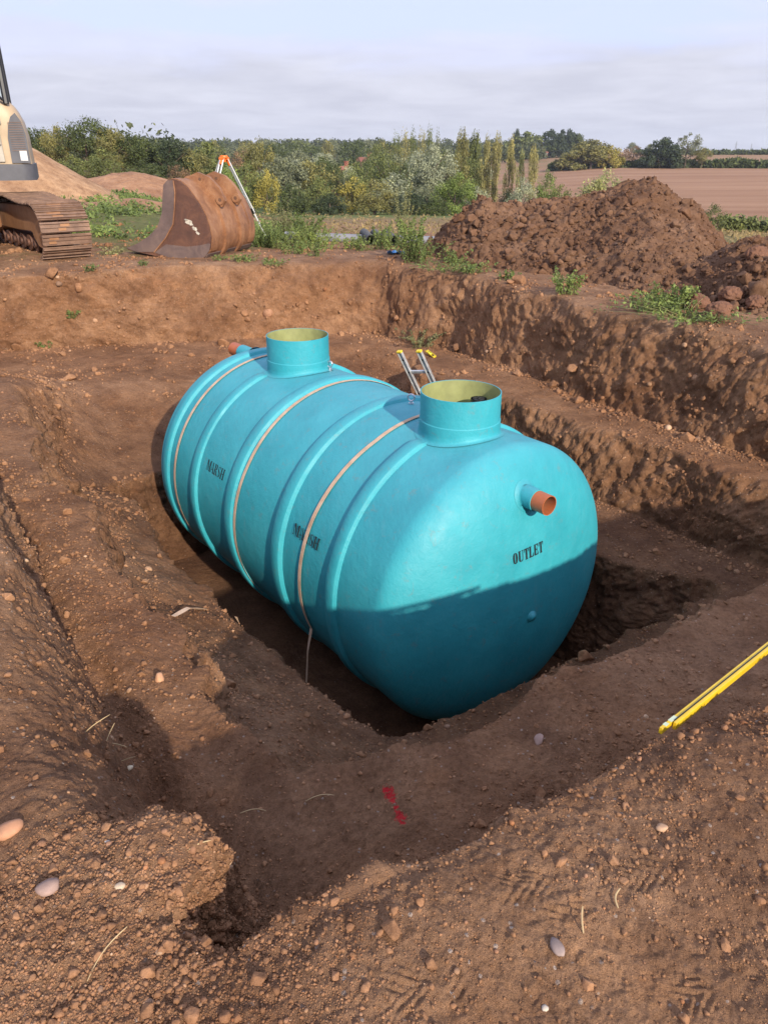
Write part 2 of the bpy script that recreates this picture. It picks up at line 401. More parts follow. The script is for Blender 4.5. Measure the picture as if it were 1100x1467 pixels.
    # zones
    A=x/np.maximum(np.abs(y),1e-3); A=np.where(y<0,3,A); D=rad
    out=sst(.3,-.2,d0)
    nz=vnoise(x*.35,y*.35,x*0,90)
    green=np.zeros_like(x)
    gL=sst(-.08,-.2,A)*sst(13.2,15.5,D)*sst(60,35,D)*sst(-.55,.15,nz+.2); green=np.maximum(green,gL*.8)
    green=np.maximum(green,sst(.2,.9,D/60)*sst(-.2,.3,vnoise(x*.08,y*.08,x*0,91))*.5*(A>-.3)*(A<.2))
    green=np.maximum(green,sst(-.33,-.25,A)*sst(60,95,D)*(A<.125)*.95)
    green=np.maximum(green,sst(.2,.27,A)*sst(16,20,D)*sst(75,60,D)*.6)
    stub=sst(15,19,D)*sst(-.16,-.08,A)*sst(.25,.20,A)*sst(120,90,D)*sst(-.35,.1,vnoise(x*.06,y*.2,x*0,92)+.15)
    stub=np.maximum(stub,sst(.20,.25,A)*sst(15,20,D)*(D<106))
    stub=np.maximum(stub,(D>600)*(A<.2)*1.)
    pl=sst(.118,.128,A)*sst(104,112,D); pl=np.maximum(pl,sst(15,20,D)*sst(-.16,-.08,A)*sst(.25,.20,A)*sst(125,100,D)*(1-stub))
    stub=np.maximum(stub,pl*sst(365,385,D)*.8); pl=pl*(1-.6*sst(365,385,D))
    colr=np.stack([green*out,stub*out,pl*out,np.ones_like(x)],-1).astype(np.float32)
    V=np.stack([x,y,z],-1).reshape(-1,3)
    I=np.arange(nr*nt_).reshape(nr,nt_)
    F=np.stack([I[:-1,:-1],I[1:,:-1],I[1:,1:],I[:-1,1:]],-1).reshape(-1,4)
    # close the small disc under the viewer
    for (px,py,_) in RED:
        j=np.argmin((x[:k]-px)**2+(y[:k]-py)**2); PZ[(px,py)]=float(z[:k].ravel()[j])
    o=mk('ground',V,F,mat_ground(),None,True); tag(o,kind='structure')
    ca=o.data.color_attributes.new('zone','FLOAT_COLOR','POINT'); ca.data.foreach_set('color',colr.ravel())
    fix=MB(); n0=48; fix.v=[(0,0,z[0].mean()-.004)]+[(.34*math.sin(2*math.pi*i/n0),.34*math.cos(2*math.pi*i/n0),float(z[0].mean())-.006) for i in range(n0)]
    fix.f=[(0,1+(i+1)%n0,1+i) for i in range(n0)]
    g2=fix.build('soil_patch',o.data.materials[0]); tag(g2,kind='structure')
    print('ground',len(V),round(time.time()-T0,1))
    n2=nrm(x,y,z)
    return dict(x=x,y=y,z=z,n=n2,k=k,th=th,r=r,d0=d0,dA=dA,dB=dB,steep=steep,rub=rub)
G=build_ground()
from mathutils.bvhtree import BVHTree
from mathutils.kdtree import KDTree
_kd=KDTree(0) 
_sub=(slice(0,G['k']+40,3),slice(0,None,3))
_gx,_gy,_gz=G['x'][_sub].ravel(),G['y'][_sub].ravel(),G['z'][_sub].ravel()
def gz(x,y):
    """height of the built ground at x,y"""
    if math.hypot(x,y)<18: return float(_gz[np.argmin((_gx-x)**2+(_gy-y)**2)])
    return float(far_height(np.array([x]),np.array([y]))[0]+.035*fbm(np.array([x]),np.array([y]),np.array([0.]),.5,3,21)[0])
# ------------------------------------------------------------------ the tank
def fr(s,lat,z):
    """tank frame -> world: s along the axis (+ towards the outlet), lat to the right, z up"""
    p=P1+AX*s+SD*lat; return Vector((p[0],p[1],z))
TM=Matrix(((AX[0],SD[0],0,P1[0]),(AX[1],SD[1],0,P1[1]),(0,0,1,TZ),(0,0,0,1)))   # local x=axis, y=lateral, z up, origin on the axis
# note: AX x SD is left-handed about z (x->AX, y->SD gives z down), handled by recalculating normals
def mat_grp():
    m,nt,b=nm('turquoise_fibreglass'); P=objc(nt)
    f=noise(nt,P,2.2,5,.6); f2=noise(nt,P,30,4,.6)
    c=ramp(nt,f,[(.3,(.022,.28,.335)),(.5,(.028,.322,.38)),(.7,(.040,.365,.42))])
    mp=nt.nodes.new('ShaderNodeMapping'); mp.inputs['Scale'].default_value=(6,1.2,1.2); lk(nt,P,mp.inputs[0])
    sc_=noise(nt,mp.outputs[0],3.,6,.75); dust=mth(nt,'MULTIPLY',ramp(nt,sc_,[(.55,(0,0,0)),(.75,(1,1,1))]),.10)
    geo=nt.nodes.new('ShaderNodeNewGeometry'); sx=nt.nodes.new('ShaderNodeSeparateXYZ'); lk(nt,geo.outputs['Normal'],sx.inputs[0])
    up=mth(nt,'MULTIPLY',mth(nt,'POWER',mth(nt,'MAXIMUM',sx.outputs[2],0),3),.13)
    c=mixc(nt,mth(nt,'ADD',dust,mth(nt,'MULTIPLY',up,mth(nt,'ADD',noise(nt,P,1.6,5,.7),.3))),c,(.34,.40,.42))
    zz=nt.nodes.new('ShaderNodeSeparateXYZ'); lk(nt,P,zz.inputs[0]); mud=ramp(nt,noise(nt,P,11,7,.8,.4),[(.575,(0,0,0)),(.65,(1,1,1))]); c=mixc(nt,mth(nt,'MULTIPLY',mud,.26),c,(.22,.15,.10))
    # thin scratches
    mp2=nt.nodes.new('ShaderNodeMapping'); mp2.inputs['Scale'].default_value=(9,60,4); mp2.inputs['Rotation'].default_value=(.3,.2,.7); lk(nt,P,mp2.inputs[0])
    scr=mth(nt,'GREATER_THAN',noise(nt,mp2.outputs[0],1.,2,.5),.80)
    c=mixc(nt,mth(nt,'MULTIPLY',scr,.5),c,(.02,.12,.15))
    lk(nt,c,b.inputs['Base Color']); 
    lk(nt,ramp(nt,noise(nt,P,9,4,.6),[(.3,(.50,)*3),(.7,(.66,)*3)]),b.inputs['Roughness'])
    b.inputs['Specular IOR Level'].default_value=.5
    mpw=nt.nodes.new('ShaderNodeMapping'); mpw.inputs['Scale'].default_value=(14,5,14); mpw.inputs['Rotation'].default_value=(.0,.5,.3); lk(nt,P,mpw.inputs[0])
    n1=bump(nt,noise(nt,mpw.outputs[0],1.6,5,.7),.6,.007); n1=bump(nt,noise(nt,P,7,3,.5),.3,.012,n1); n1=bump(nt,f2,.4,.004,n1)
    lk(nt,n1,b.inputs['Normal']); return m
M_GRP=mat_grp()
M_GRPIN=mat_plain('bare_fibreglass_inside',(.27,.28,.11),.5,0,12,.15,(60,.3,.002))
M_TERRA=mat_plain('terracotta_pipe',(.42,.115,.04),.45,0,10,.12)
M_TERRAIN_=mat_plain('terracotta_pipe_inside',(.55,.15,.05),.5,0,10,.1)
M_BLACK=mat_plain('black_plastic',(.012,.012,.013),.45,0,10,.2)
M_PAINTK=mat_plain('black_stencil_paint',(.012,.016,.02),.6,0,60,.4)
M_STEEL=mat_plain('galvanised_steel',(.55,.57,.6),.3,.9,20,.15)
D0=.45; DA=.40; SREAR=-3.2; DRB=.42
def trad(s,ang=None):
    if s>D0: return TR*math.sqrt(max(0,1-((s-D0)/DA)**2))
    if s<SREAR: return TR*math.sqrt(max(0,1-((SREAR-s)/DRB)**2))
    return TR
def build_tank():
    root=empty('septic_tank',tuple(P1)+(TTOP-2*TR,)); 
    tag(root,'large turquoise fibreglass tank with ribs and two round necks lying in the excavated pit','tank')
    W=Matrix.Translation(-root.location)
    def fin(mb,name,mat,parent=root,smooth=True,angle=35,bevel=0):
        mb.v=[tuple(W@Vector(v)) for v in mb.v] if parent is root else mb.v
        o=mb.build(name,mat,parent,smooth,bevel,angle); return o
    # shell: rings along the axis, denser over the domes
    ss=[]; 
    for k in range(0,33): ss.append(SREAR-DRB*math.cos(math.pi/2*k/32))
    ss+=list(np.arange(SREAR+.05,D0,.05)); 
    for k in range(0,41): ss.append(D0+DA*math.sin(math.pi/2*k/40))
    NA=160; vs=[];fs=[]
    for i,s in enumerate(ss):
        r=max(trad(s),.0015)
        for k in range(NA):
            q=2*math.pi*k/NA
            rr=r+.004*math.sin(2*q+s*1.7)*min(1,r)+.003*math.sin(3*q-s*3)
            vs.append(fr(s,rr*math.cos(q),TZ+rr*math.sin(q)))
    for i in range(len(ss)-1):
        for k in range(NA): fs.append((i*NA+k,i*NA+(k+1)%NA,(i+1)*NA+(k+1)%NA,(i+1)*NA+k))
    mb=MB(); mb.add(vs,fs); fin(mb,'tank_shell',M_GRP,angle=60)
    # ribs: laminated hoops with splayed sides; they stop short of the necks
    def rib(s0,w,h,gap=None):
        prof=[(-w*.62,-.01),(-w*.60,.001),(-w*.46,h*.80),(-w*.34,h),(w*.34,h),(w*.46,h*.80),(w*.60,.001),(w*.62,-.01)]
        NB=200; v=[];f=[]; q0=0;q1=2*math.pi; closed=gap is None
        if gap: q0=math.pi/2+gap; q1=math.pi/2+2*math.pi-gap
        m=NB if closed else NB+1
        for i in range(m):
            q=q0+(q1-q0)*i/NB; fade=1.
            if not closed: fade=min(1,max(0.02,min(i,NB-i)/2.5))
            for a,hh in prof:
                r=trad(s0+a)+(hh*fade if hh>0 else hh)+.0015*math.sin(9*q)
                v.append(fr(s0+a,r*math.cos(q),TZ+r*math.sin(q)))
        k=len(prof)
        for i in range(NB):
            for j in range(k-1):
                a=i*k+j;b=((i+1)%m)*k+j; f.append((a,b,b+1,a+1))
        mb=MB(); mb.add(v,f)
        if not closed: mb.f.append(tuple(range(k))); mb.f.append(tuple(range((m-1)*k,m*k)))
        fin(mb,'rib',M_GRP,angle=28)
    rib(-.05,.115,.033,.262); rib(-.85,.128,.033); rib(-1.69,.128,.033); rib(-2.42,.115,.033,.262); rib(-3.08,.11,.03)
    # necks
    for s0,zr,rr in ((0,-.005,.302),(-2.32,.012,.300)):
        nb=MB(); base=TTOP-.09
        c=fr(s0,0,0); M=Matrix.Translation((c.x,c.y,0))
        nb.lathe([(rr,base),(rr+.006,base+.02),(rr+.006,TTOP+.085),(rr+.001,TTOP+.092),(rr,zr),(rr-.007,zr),(rr-.007,TTOP-.05)],72,M)
        nk=fin(nb,'tank_neck',M_GRP,angle=30)
        ib=MB(); ib.lathe([(rr-.0085,zr-.0015),(rr-.0085,TTOP-.04),(.002,TTOP-.04)],72,M); ib.v=[tuple(W@Vector(v)) for v in ib.v]
        io=ib.build('neck_lining',M_GRPIN,nk,True,0,30)
        # laminated fillet where the neck meets the shell
        fb=MB(); v=[];f=[]; prof=[(.040,.0015),(.022,.003),(.012,.009),(.0075,.022),(.006,.05)]
        for i in range(72):
            q=2*math.pi*i/72
            for e,hz in prof:
                l=(rr+e)*math.sin(q); a=(rr+e)*math.cos(q); r=trad(s0+a)
                v.append(fr(s0+a,l,TZ+math.sqrt(max(0,r*r-l*l))+hz))
        k=len(prof)
        for i in range(72):
            for j in range(k-1):
                a=i*k+j;b=((i+1)%72)*k+j; f.append((a,b,b+1,a+1))
        fb.add(v,f); fb.v=[tuple(W@Vector(q)) for q in fb.v]; fb.build('neck_collar',M_GRP,nk,True,0,80)
        # black pipe bend inside
        pb=MB()
        if s0==0: c0=fr(.02,.17,-.095)
        else: c0=fr(s0+.03,.19,-.075)
        pb.tube([c0+Vector((0,0,-.16)),c0+Vector((0,0,.0))],.055,24,False); pb.tube([c0+Vector((0,0,-.045)),c0+Vector((0,0,.004))],.062,24,False)
        pb.tube([c0+Vector((0,0,-.16)),c0+Vector((0,0,.002))],.047,24,True); pb.box(c0+Vector((0,0,.0)),(.085,.012,.02)); pb.box(c0+Vector((0,0,.0)),(.012,.085,.02))
        pb.v=[tuple(W@Vector(q)) for q in pb.v]; pb.build('inner_pipe',M_BLACK,nk,True)
    # outlet and inlet stubs
    def stub(s0,s1,s2,z,name):
        a=MB(); d=1 if s2>s0 else -1
        a.tube([fr(s0-d*.1,0,z),fr(s1,0,z)],.081,40,True)
        o=fin(a,name,M_GRP,angle=40)
        e=MB(); e.tube([fr(s1-d*.02,0,z),fr(s2,0,z)],.073,40,False)
        e.tube([fr(s2,0,z),fr(s2-d*.001,0,z)],[.073,.073],40,False)
        # ring end and inside
        v=[];f=[];n=40
        for k in range(n):
            q=2*math.pi*k/n
            for rr,s in ((.073,s2),(.067,s2),(.067,s1-d*.05)):
                v.append(fr(s,rr*math.cos(q),z+rr*math.sin(q)))
        for k in range(n):
            k2=(k+1)%n; f+= [(k*3,k2*3,k2*3+1,k*3+1),(k*3+1,k2*3+1,k2*3+2,k*3+2)]
        e.add(v,f); e.v=[tuple(W@Vector(q)) for q in e.v]; e.build('pipe_end',M_TERRA,o,True,0,40)
        cb=MB(); v=[];f=[]
        for k in range(n+1):
            q=2*math.pi*k/n; l,z2=.081*math.cos(q),z+.081*math.sin(q); l3,z3=.112*math.cos(q),z+.112*math.sin(q)
            def face(l,zz):
                r=math.hypot(l,zz-TZ); t=math.sqrt(max(0,1-(r/TR)**2)); return (D0+DA*t) if d>0 else (SREAR-DRB*t)
            v+= [fr(face(l3,z3)+d*.001,l3,z3),fr(face(l,z2)+d*.012,l,z2),fr(face(l,z2)+d*.03,l,z2)]
        for k in range(n): f+= [(k*3,k*3+3,k*3+4,k*3+1),(k*3+1,k*3+4,k*3+5,k*3+2)]
        cb.add(v,f); cb.v=[tuple(W@Vector(q)) for q in cb.v]; cb.build('pipe_collar',M_GRP,o,True,0,80)
    stub(.60,.825,.935,-.607,'outlet_pipe'); stub(-3.2,-3.50,-3.70,-.385,'inlet_pipe')
    # moulded boss low on the dome
    bb=MB(); c=fr(.845,.03,-1.57); v=[];f=[]
    prof=[(.045,0),(.040,.012),(.028,.02),(.026,.026),(.0005,.03)]
    for k in range(28):
        q=2*math.pi*k/28
        for r,h in prof:
            l=.03+r*math.cos(q);z=-1.57+r*math.sin(q); rr=math.hypot(l,z-TZ); v.append(fr(D0+DA*math.sqrt(1-(rr/TR)**2)+h,l,z))
    for k in range(28):
        for j in range(4): f.append((k*5+j,((k+1)%28)*5+j,((k+1)%28)*5+j+1,k*5+j+1))
    bb.add(v,f); fin(bb,'blanking_boss',M_GRP,angle=80)
    # lifting eyes
    for s0,la in ((-.69,.09),(-2.06,.19)):
        eb=MB(); zz=TZ+math.sqrt(TR*TR-la*la); c=fr(s0,la,zz)
        eb.tube([c+Vector((0,0,-.01)),c+Vector((0,0,.018))],.022,20); eb.tube([c,c+Vector((0,0,.035))],.010,14)
        pts=[c+Vector((.028*math.cos(t)*AX[0]*.6+.028*math.cos(t)*.6,.028*math.cos(t)*-.3,.062+.028*math.sin(t))) for t in np.linspace(-math.pi/2,1.5*math.pi,22)]
        eb.tube(pts,.0075,10,False); fin(eb,'lifting_eye',M_STEEL,angle=50)
    # stencilled words, laid on the curved skin 2 mm proud
    def slab(s0,lat0,z0,ddir,word,hgt,on):
        pass
    G_={'M':(1.25,[[(0,0),(.10,0),(.10,1),(0,1)],[(.0,1),(.32,1),(.60,.28),(.60,.05),(.52,.05)],[(.68,.16),(.68,.05),(.60,.0),(.66,.0),(1.00,1),(.92,1)],[(.94,.0),(1.22,0),(1.22,1),(.94,1)],[(-.08,0),(.2,0),(.2,.07),(-.08,.07)],[(.84,0),(1.30,0),(1.30,.07),(.84,.07)]]),
     'A':(1.1,[[(0,0),(.09,0),(.45,.95),(.42,1.0)],[(.48,1.0),(.74,.0),(1.06,0),(.64,1.0)],[(.26,.3),(.56,.3),(.55,.37),(.28,.37)],[(-.06,0),(.2,0),(.2,.06),(-.06,.06)],[(.64,0),(1.12,0),(1.12,.06),(.64,.06)]]),
     'R':(1.08,[[(.06,0),(.34,0),(.34,1),(.06,1)],[(.40,.5),(.40,.56),(.58,.56),(.62,.66),(.62,.85),(.58,.94),(.40,.94),(.40,1),(.66,1),(.86,.9),(.88,.7),(.80,.56),(.64,.5)],[(.46,.45),(.66,.46),(.84,.36),(.88,.08),(1.0,.06),(1.0,0),(.76,0),(.62,.08),(.6,.36)],[(-.04,0),(.44,0),(.44,.06),(-.04,.06)],[(-.04,.94),(.2,.94),(.2,1),(-.04,1)]]),
     'S':(.85,[[(.06,.30),(.06,.02),(.12,.07),(.36,.0),(.36,.07),(.16,.14)],[(.42,0),(.66,.06),(.78,.22),(.74,.42),(.42,.58),(.24,.70),(.24,.84),(.34,.93),(.34,1.0),(.12,.90),(.06,.72),(.14,.54),(.46,.38),(.56,.26),(.54,.12),(.42,.06)],[(.42,.93),(.56,.88),(.68,.70),(.68,.98),(.62,.94),(.42,1.0)]]),
     'H':(1.2,[[(.08,0),(.36,0),(.36,1),(.08,1)],[(.80,0),(1.08,0),(1.08,1),(.80,1)],[(.43,.46),(.73,.46),(.73,.54),(.43,.54)],[(-.02,0),(.46,0),(.46,.06),(-.02,.06)],[(.70,0),(1.18,0),(1.18,.06),(.70,.06)],[(-.02,.94),(.46,.94),(.46,1),(-.02,1)],[(.70,.94),(1.18,.94),(1.18,1),(.70,1)]]),
     'O':(1.05,[[(.44,0),(.24,.04),(.08,.2),(.02,.5),(.08,.8),(.24,.96),(.44,1),(.44,.93),(.36,.86),(.33,.5),(.36,.14),(.44,.07)],[(.52,0),(.72,.04),(.88,.2),(.94,.5),(.88,.8),(.72,.96),(.52,1),(.52,.93),(.60,.86),(.63,.5),(.60,.14),(.52,.07)]]),
     'U':(1.12,[[(.08,1),(.36,1),(.36,.22),(.44,.08),(.50,.06),(.50,0),(.3,.02),(.12,.12),(.08,.3)],[(.84,1),(.92,1),(.92,.3),(.86,.1),(.70,.01),(.58,0),(.58,.06),(.74,.1),(.84,.26)],[(-.02,.94),(.46,.94),(.46,1),(-.02,1)],[(.72,.94),(1.04,.94),(1.04,1),(.72,1)]]),
     'T':(1.0,[[(.34,0),(.62,0),(.62,1),(.34,1)],[(.02,1),(.28,1),(.28,.94),(.12,.9),(.06,.66),(.0,.66)],[(.68,1),(.94,1),(.96,.66),(.90,.66),(.84,.9),(.68,.94)],[(.24,0),(.72,0),(.72,.06),(.24,.06)]]),
     'L':(.98,[[(.08,0),(.36,0),(.36,1),(.08,1)],[(.42,0),(.90,0),(.93,.36),(.87,.36),(.78,.10),(.42,.07)],[(-.02,.94),(.46,.94),(.46,1),(-.02,1)],[(-.02,0),(.3,0),(.3,.06),(-.02,.06)]]),
     'E':(1.0,[[(.08,0),(.36,0),(.36,1),(.08,1)],[(.42,0),(.88,0),(.92,.32),(.86,.32),(.76,.09),(.42,.07)],[(.42,1),(.86,1),(.88,.70),(.82,.70),(.74,.91),(.42,.93)],[(.42,.46),(.62,.46),(.66,.34),(.71,.34),(.71,.68),(.66,.68),(.62,.54),(.42,.54)]])}
    def word(txt,hgt,wk,place,name):
        bm=bmesh.new(); cx=0
        tot=sum(G_[c][0]+.10 for c in txt)-.10
        for c in txt:
            for poly in G_[c][1]:
                vv=[bm.verts.new(((x+cx-tot/2)*wk,y-.5,0)) for x,y in poly]
                try: bm.faces.new(vv)
                except ValueError: pass
            cx+=G_[c][0]+.10
        bmesh.ops.triangulate(bm,faces=bm.faces[:])
        for it in range(3):
            es=[e for e in bm.edges if e.calc_length()>.22]
            if es: bmesh.ops.subdivide_edges(bm,edges=es,cuts=1,use_grid_fill=False); bmesh.ops.triangulate(bm,faces=bm.faces[:])
        mb=MB(); bm.verts.ensure_lookup_table()
        mb.add([place(v.co.x*hgt,v.co.y*hgt) for v in bm.verts],[[v.index for v in f.verts] for f in bm.faces]); bm.free()
        fin(mb,name,M_PAINTK,smooth=False)
    def on_dome(l0,z0,rot=0.0):
        def f(u,v):
            u,v=u*math.cos(rot)-v*math.sin(rot),u*math.sin(rot)+v*math.cos(rot)
            l=l0+u; z=z0+v; r=math.hypot(l,z-TZ); s=D0+DA*math.sqrt(max(0,1-(r/TR)**2)); 
            return fr(s+.006,l,z)
        return f
    def on_side(s0,q0,rot=0.0):
        # q: angle below the top on the left side; letters read left to right towards +s
        def f(u,v):
            u,v=u*math.cos(rot)-v*math.sin(rot),u*math.sin(rot)+v*math.cos(rot)
            q=math.radians(90+q0)-v/TR; r=TR+.0085
            return fr(s0+u,r*math.cos(q),TZ+r*math.sin(q))
        return f
    word('OUTLET',.085,.55,on_dome(-.035,-1.015,0.03),'outlet_lettering')
    word('MARSH',.092,.66,on_side(-.47,70.),'maker_lettering')
    word('MARSH',.10,.58,on_side(-2.05,68.),'maker_lettering')
    return root
tank=build_tank()
# ------------------------------------------------------------------ loose soil, stones, spoil heap
def ico(sub):
    bm=bmesh.new(); bmesh.ops.create_icosphere(bm,subdivisions=sub,radius=1)
    v=np.array([p.co[:] for p in bm.verts],dtype=np.float32); f=np.array([[q.index for q in p.verts] for p in bm.faces]); bm.free(); return v,f
ICO={1:ico(1),2:ico(2),3:ico(3),5:ico(5)}
def lump_proto(sub,seed,amp,flat):
    v,f=ICO[sub]; v=v.copy()
    d=1+amp*vnoise(v[:,0]*1.3+seed,v[:,1]*1.3,v[:,2]*1.3,seed)+amp*.5*vnoise(v[:,0]*3+seed,v[:,1]*3,v[:,2]*3,seed+1)
    v=v*d[:,None]; r=np.random.default_rng(seed)
    if flat:
        for _ in range(10):   # knock flats off, as dry clay breaks
            n=r.normal(size=3); n/=np.linalg.norm(n); h=.45+.3*r.random(); p=v@n; v=v-np.where(p>h,(p-h),0)[:,None]*n
    v*=np.array([1,.72+.3*r.random(),.55+.3*r.random()]); return v.astype(np.float32),f
PROT={(s,fl):[lump_proto(s,10*s+i+(50 if fl else 0),.34 if fl else .10,fl) for i in range(6)] for s in(1,2,3) for fl in(0,1)}
def scatter_mesh(name,P,Nn,S,kind,tint,mat,sub,smooth=False):
    """P positions, Nn normals, S sizes, kind 0 pebble / 1 clod"""
    VV=[];FF=[];CC=[];off=0
    for fl in(0,1):
        idx=np.where(kind==fl)[0]; which=rng.integers(0,6,len(idx))
        for w in range(6):
            ii=idx[which==w]
            if not len(ii): continue
            v,f=PROT[(sub,fl)][w]
            a=rng.random(len(ii))*2*math.pi; n=Nn[ii]+rng.normal(size=(len(ii),3))*.25; n/=np.linalg.norm(n,axis=1,keepdims=True)
            t=np.stack([np.cos(a),np.sin(a),np.zeros_like(a)],-1); t-=n*(t*n).sum(1,keepdims=True); t/=np.linalg.norm(t,axis=1,keepdims=True)+1e-9; b=np.cross(n,t)
            B=np.stack([t,b,n],1)   # rows
            pts=np.einsum('kj,ijl->ikl',v,B)*S[ii][:,None,None]+P[ii][:,None,:]
            VV.append(pts.reshape(-1,3)); FF.append((f[None]+(np.arange(len(ii))*len(v))[:,None,None]+off).reshape(-1,3)); CC.append(np.repeat(tint[ii],len(v),0)); off+=len(ii)*len(v)
    V=np.concatenate(VV);F=np.concatenate(FF);C_=np.concatenate(CC)
    o=mk(name,V,F,mat,None,smooth)
    ca=o.data.color_attributes.new('tint','FLOAT_COLOR','POINT'); ca.data.foreach_set('color',np.concatenate([C_,np.ones((len(C_),1))],1).astype(np.float32).ravel())
    return o
M_CL=mat_clod('soil_clods')
def tints(n,kind):
    t=np.ones((n,3))*(.85+.3*rng.random((n,1)))
    peb=(kind==0); c=np.array([[1.3,1.45,1.6],[1.7,2.1,2.5],[1.1,1.1,1.2],[1.2,1.25,1.35],[.85,1.0,1.25],[1.15,1.0,.9]])
    pick=c[rng.choice(6,n,p=[.25,.07,.25,.18,.1,.15])]
    return np.where(peb[:,None],t*pick,t)
def scatter_ground():
    k=G['k']+10; x,y,z=G['x'][:k],G['y'][:k],G['z'][:k]; n=G['n'][:k]; rd=np.hypot(x,y)
    th=G['th'][None,:]*np.ones((k,1))
    pt=sst(.0,.5,vnoise(x*2.1,y*2.1,z*2.1,171)+.4*vnoise(x*8,y*8,z*8,172))
    foot=np.exp(-((G['d0'][:k]-.33)/.13)**2)+np.exp(-((G['dA'][:k]-.35)/.15)**2)
    dens=.10+.16*((rd<5)&(z<-.3))+.9*pt*(.45+.55*sst(2.4,3.6,rd))+1.2*foot+2.6*G['rub'][:k]
    dens=dens*(n[...,2]>.45)*(np.abs(th)<.82)*(rd>.7)
    lx=(x-P1[0])*AX[0]+(y-P1[1])*AX[1]; ly=x*SD[0]+y*SD[1]
    dens=dens*~((lx>-3.7)&(lx<.95)&(ly>2.5)&(ly<4.95)&(z<-2.2))
    w=dens.ravel(); w/=w.sum(); 
    for (cnt,sub,mu,sg,nmx,mx) in ((110000,1,.0021,.5,'soil_crumbs',.02),(4200,2,.0048,.45,'loose_stones',.04),(380,3,.0105,.35,'soil_lumps',.06)):
        i=rng.choice(len(w),cnt,p=w); 
        p=np.stack([x.ravel()[i],y.ravel()[i],z.ravel()[i]],-1)
        p[:,:2]+=rng.normal(size=(cnt,2))*.0015*rd.ravel()[i][:,None]
        nn=n.reshape(-1,3)[i]; r=rd.ravel()[i]
        S=np.clip(np.exp(rng.normal(np.log(mu*(.55+.55*r)),sg)),.002,mx*(1+.15*r))
        kind=(rng.random(cnt)>(.09 if sub>1 else .05)).astype(int)
        kind=np.where((sub==3),1,kind); S=np.where(kind==0,S*.8,S)
        o=scatter_mesh(nmx,p+nn*(S*.22)[:,None],nn,S,kind,tints(cnt,kind),M_CL,sub,False)
        tag(o,{'soil_crumbs':'fine red brown crumbs of soil strewn over the benches and banks','loose_stones':'small loose stones and broken clay lying over the excavation','soil_lumps':'fist sized lumps of red clay lying along the banks and benches'}[nmx],{'soil_crumbs':'soil','loose_stones':'gravel','soil_lumps':'soil'}[nmx],kind='stuff')
scatter_ground()
# --- spoil heap
RIDGE=np.array([(.2,-.6),(.62,-.25),(.74,.10),(1.1,.55),(1.75,.98),(2.1,.86),(2.58,.88),(3.2,.90),(3.7,1.0),(4.31,1.20),(4.74,1.24),(5.23,1.05),(5.55,.95),(5.75,.72),(6.1,.35),(6.4,.0),(6.9,-.45)])
def heap_h(x,y):
    A=x/np.maximum(y,1); X=A*14.4
    top=np.interp(X,RIDGE[:,0],RIDGE[:,1])
    n=x*SD[0]+y*SD[1]; rk=14.4+.25*vnoise(x*.5,y*.5,x*0,201)
    a=n-8.12; bk=np.maximum(0,rk-y)
    q=np.clip(a/(np.maximum(a,0)+bk*.62+1e-3),0,1)
    h=np.where(y<rk,(top+.35)*np.power(q,.85)-.35,top-(y-rk)*.55)
    h2=.62*np.exp(-((x-5.1)/1.2)**2-((y-10.4)/1.1)**2)+.42*np.exp(-((x-4.6)/.7)**2-((y-9.0)/.7)**2)+.62*np.exp(-((x-6.3)/1.2)**2-((y-12.2)/1.4)**2)-.10
    return np.maximum(h,np.where(n>8.0,h2,-.5))
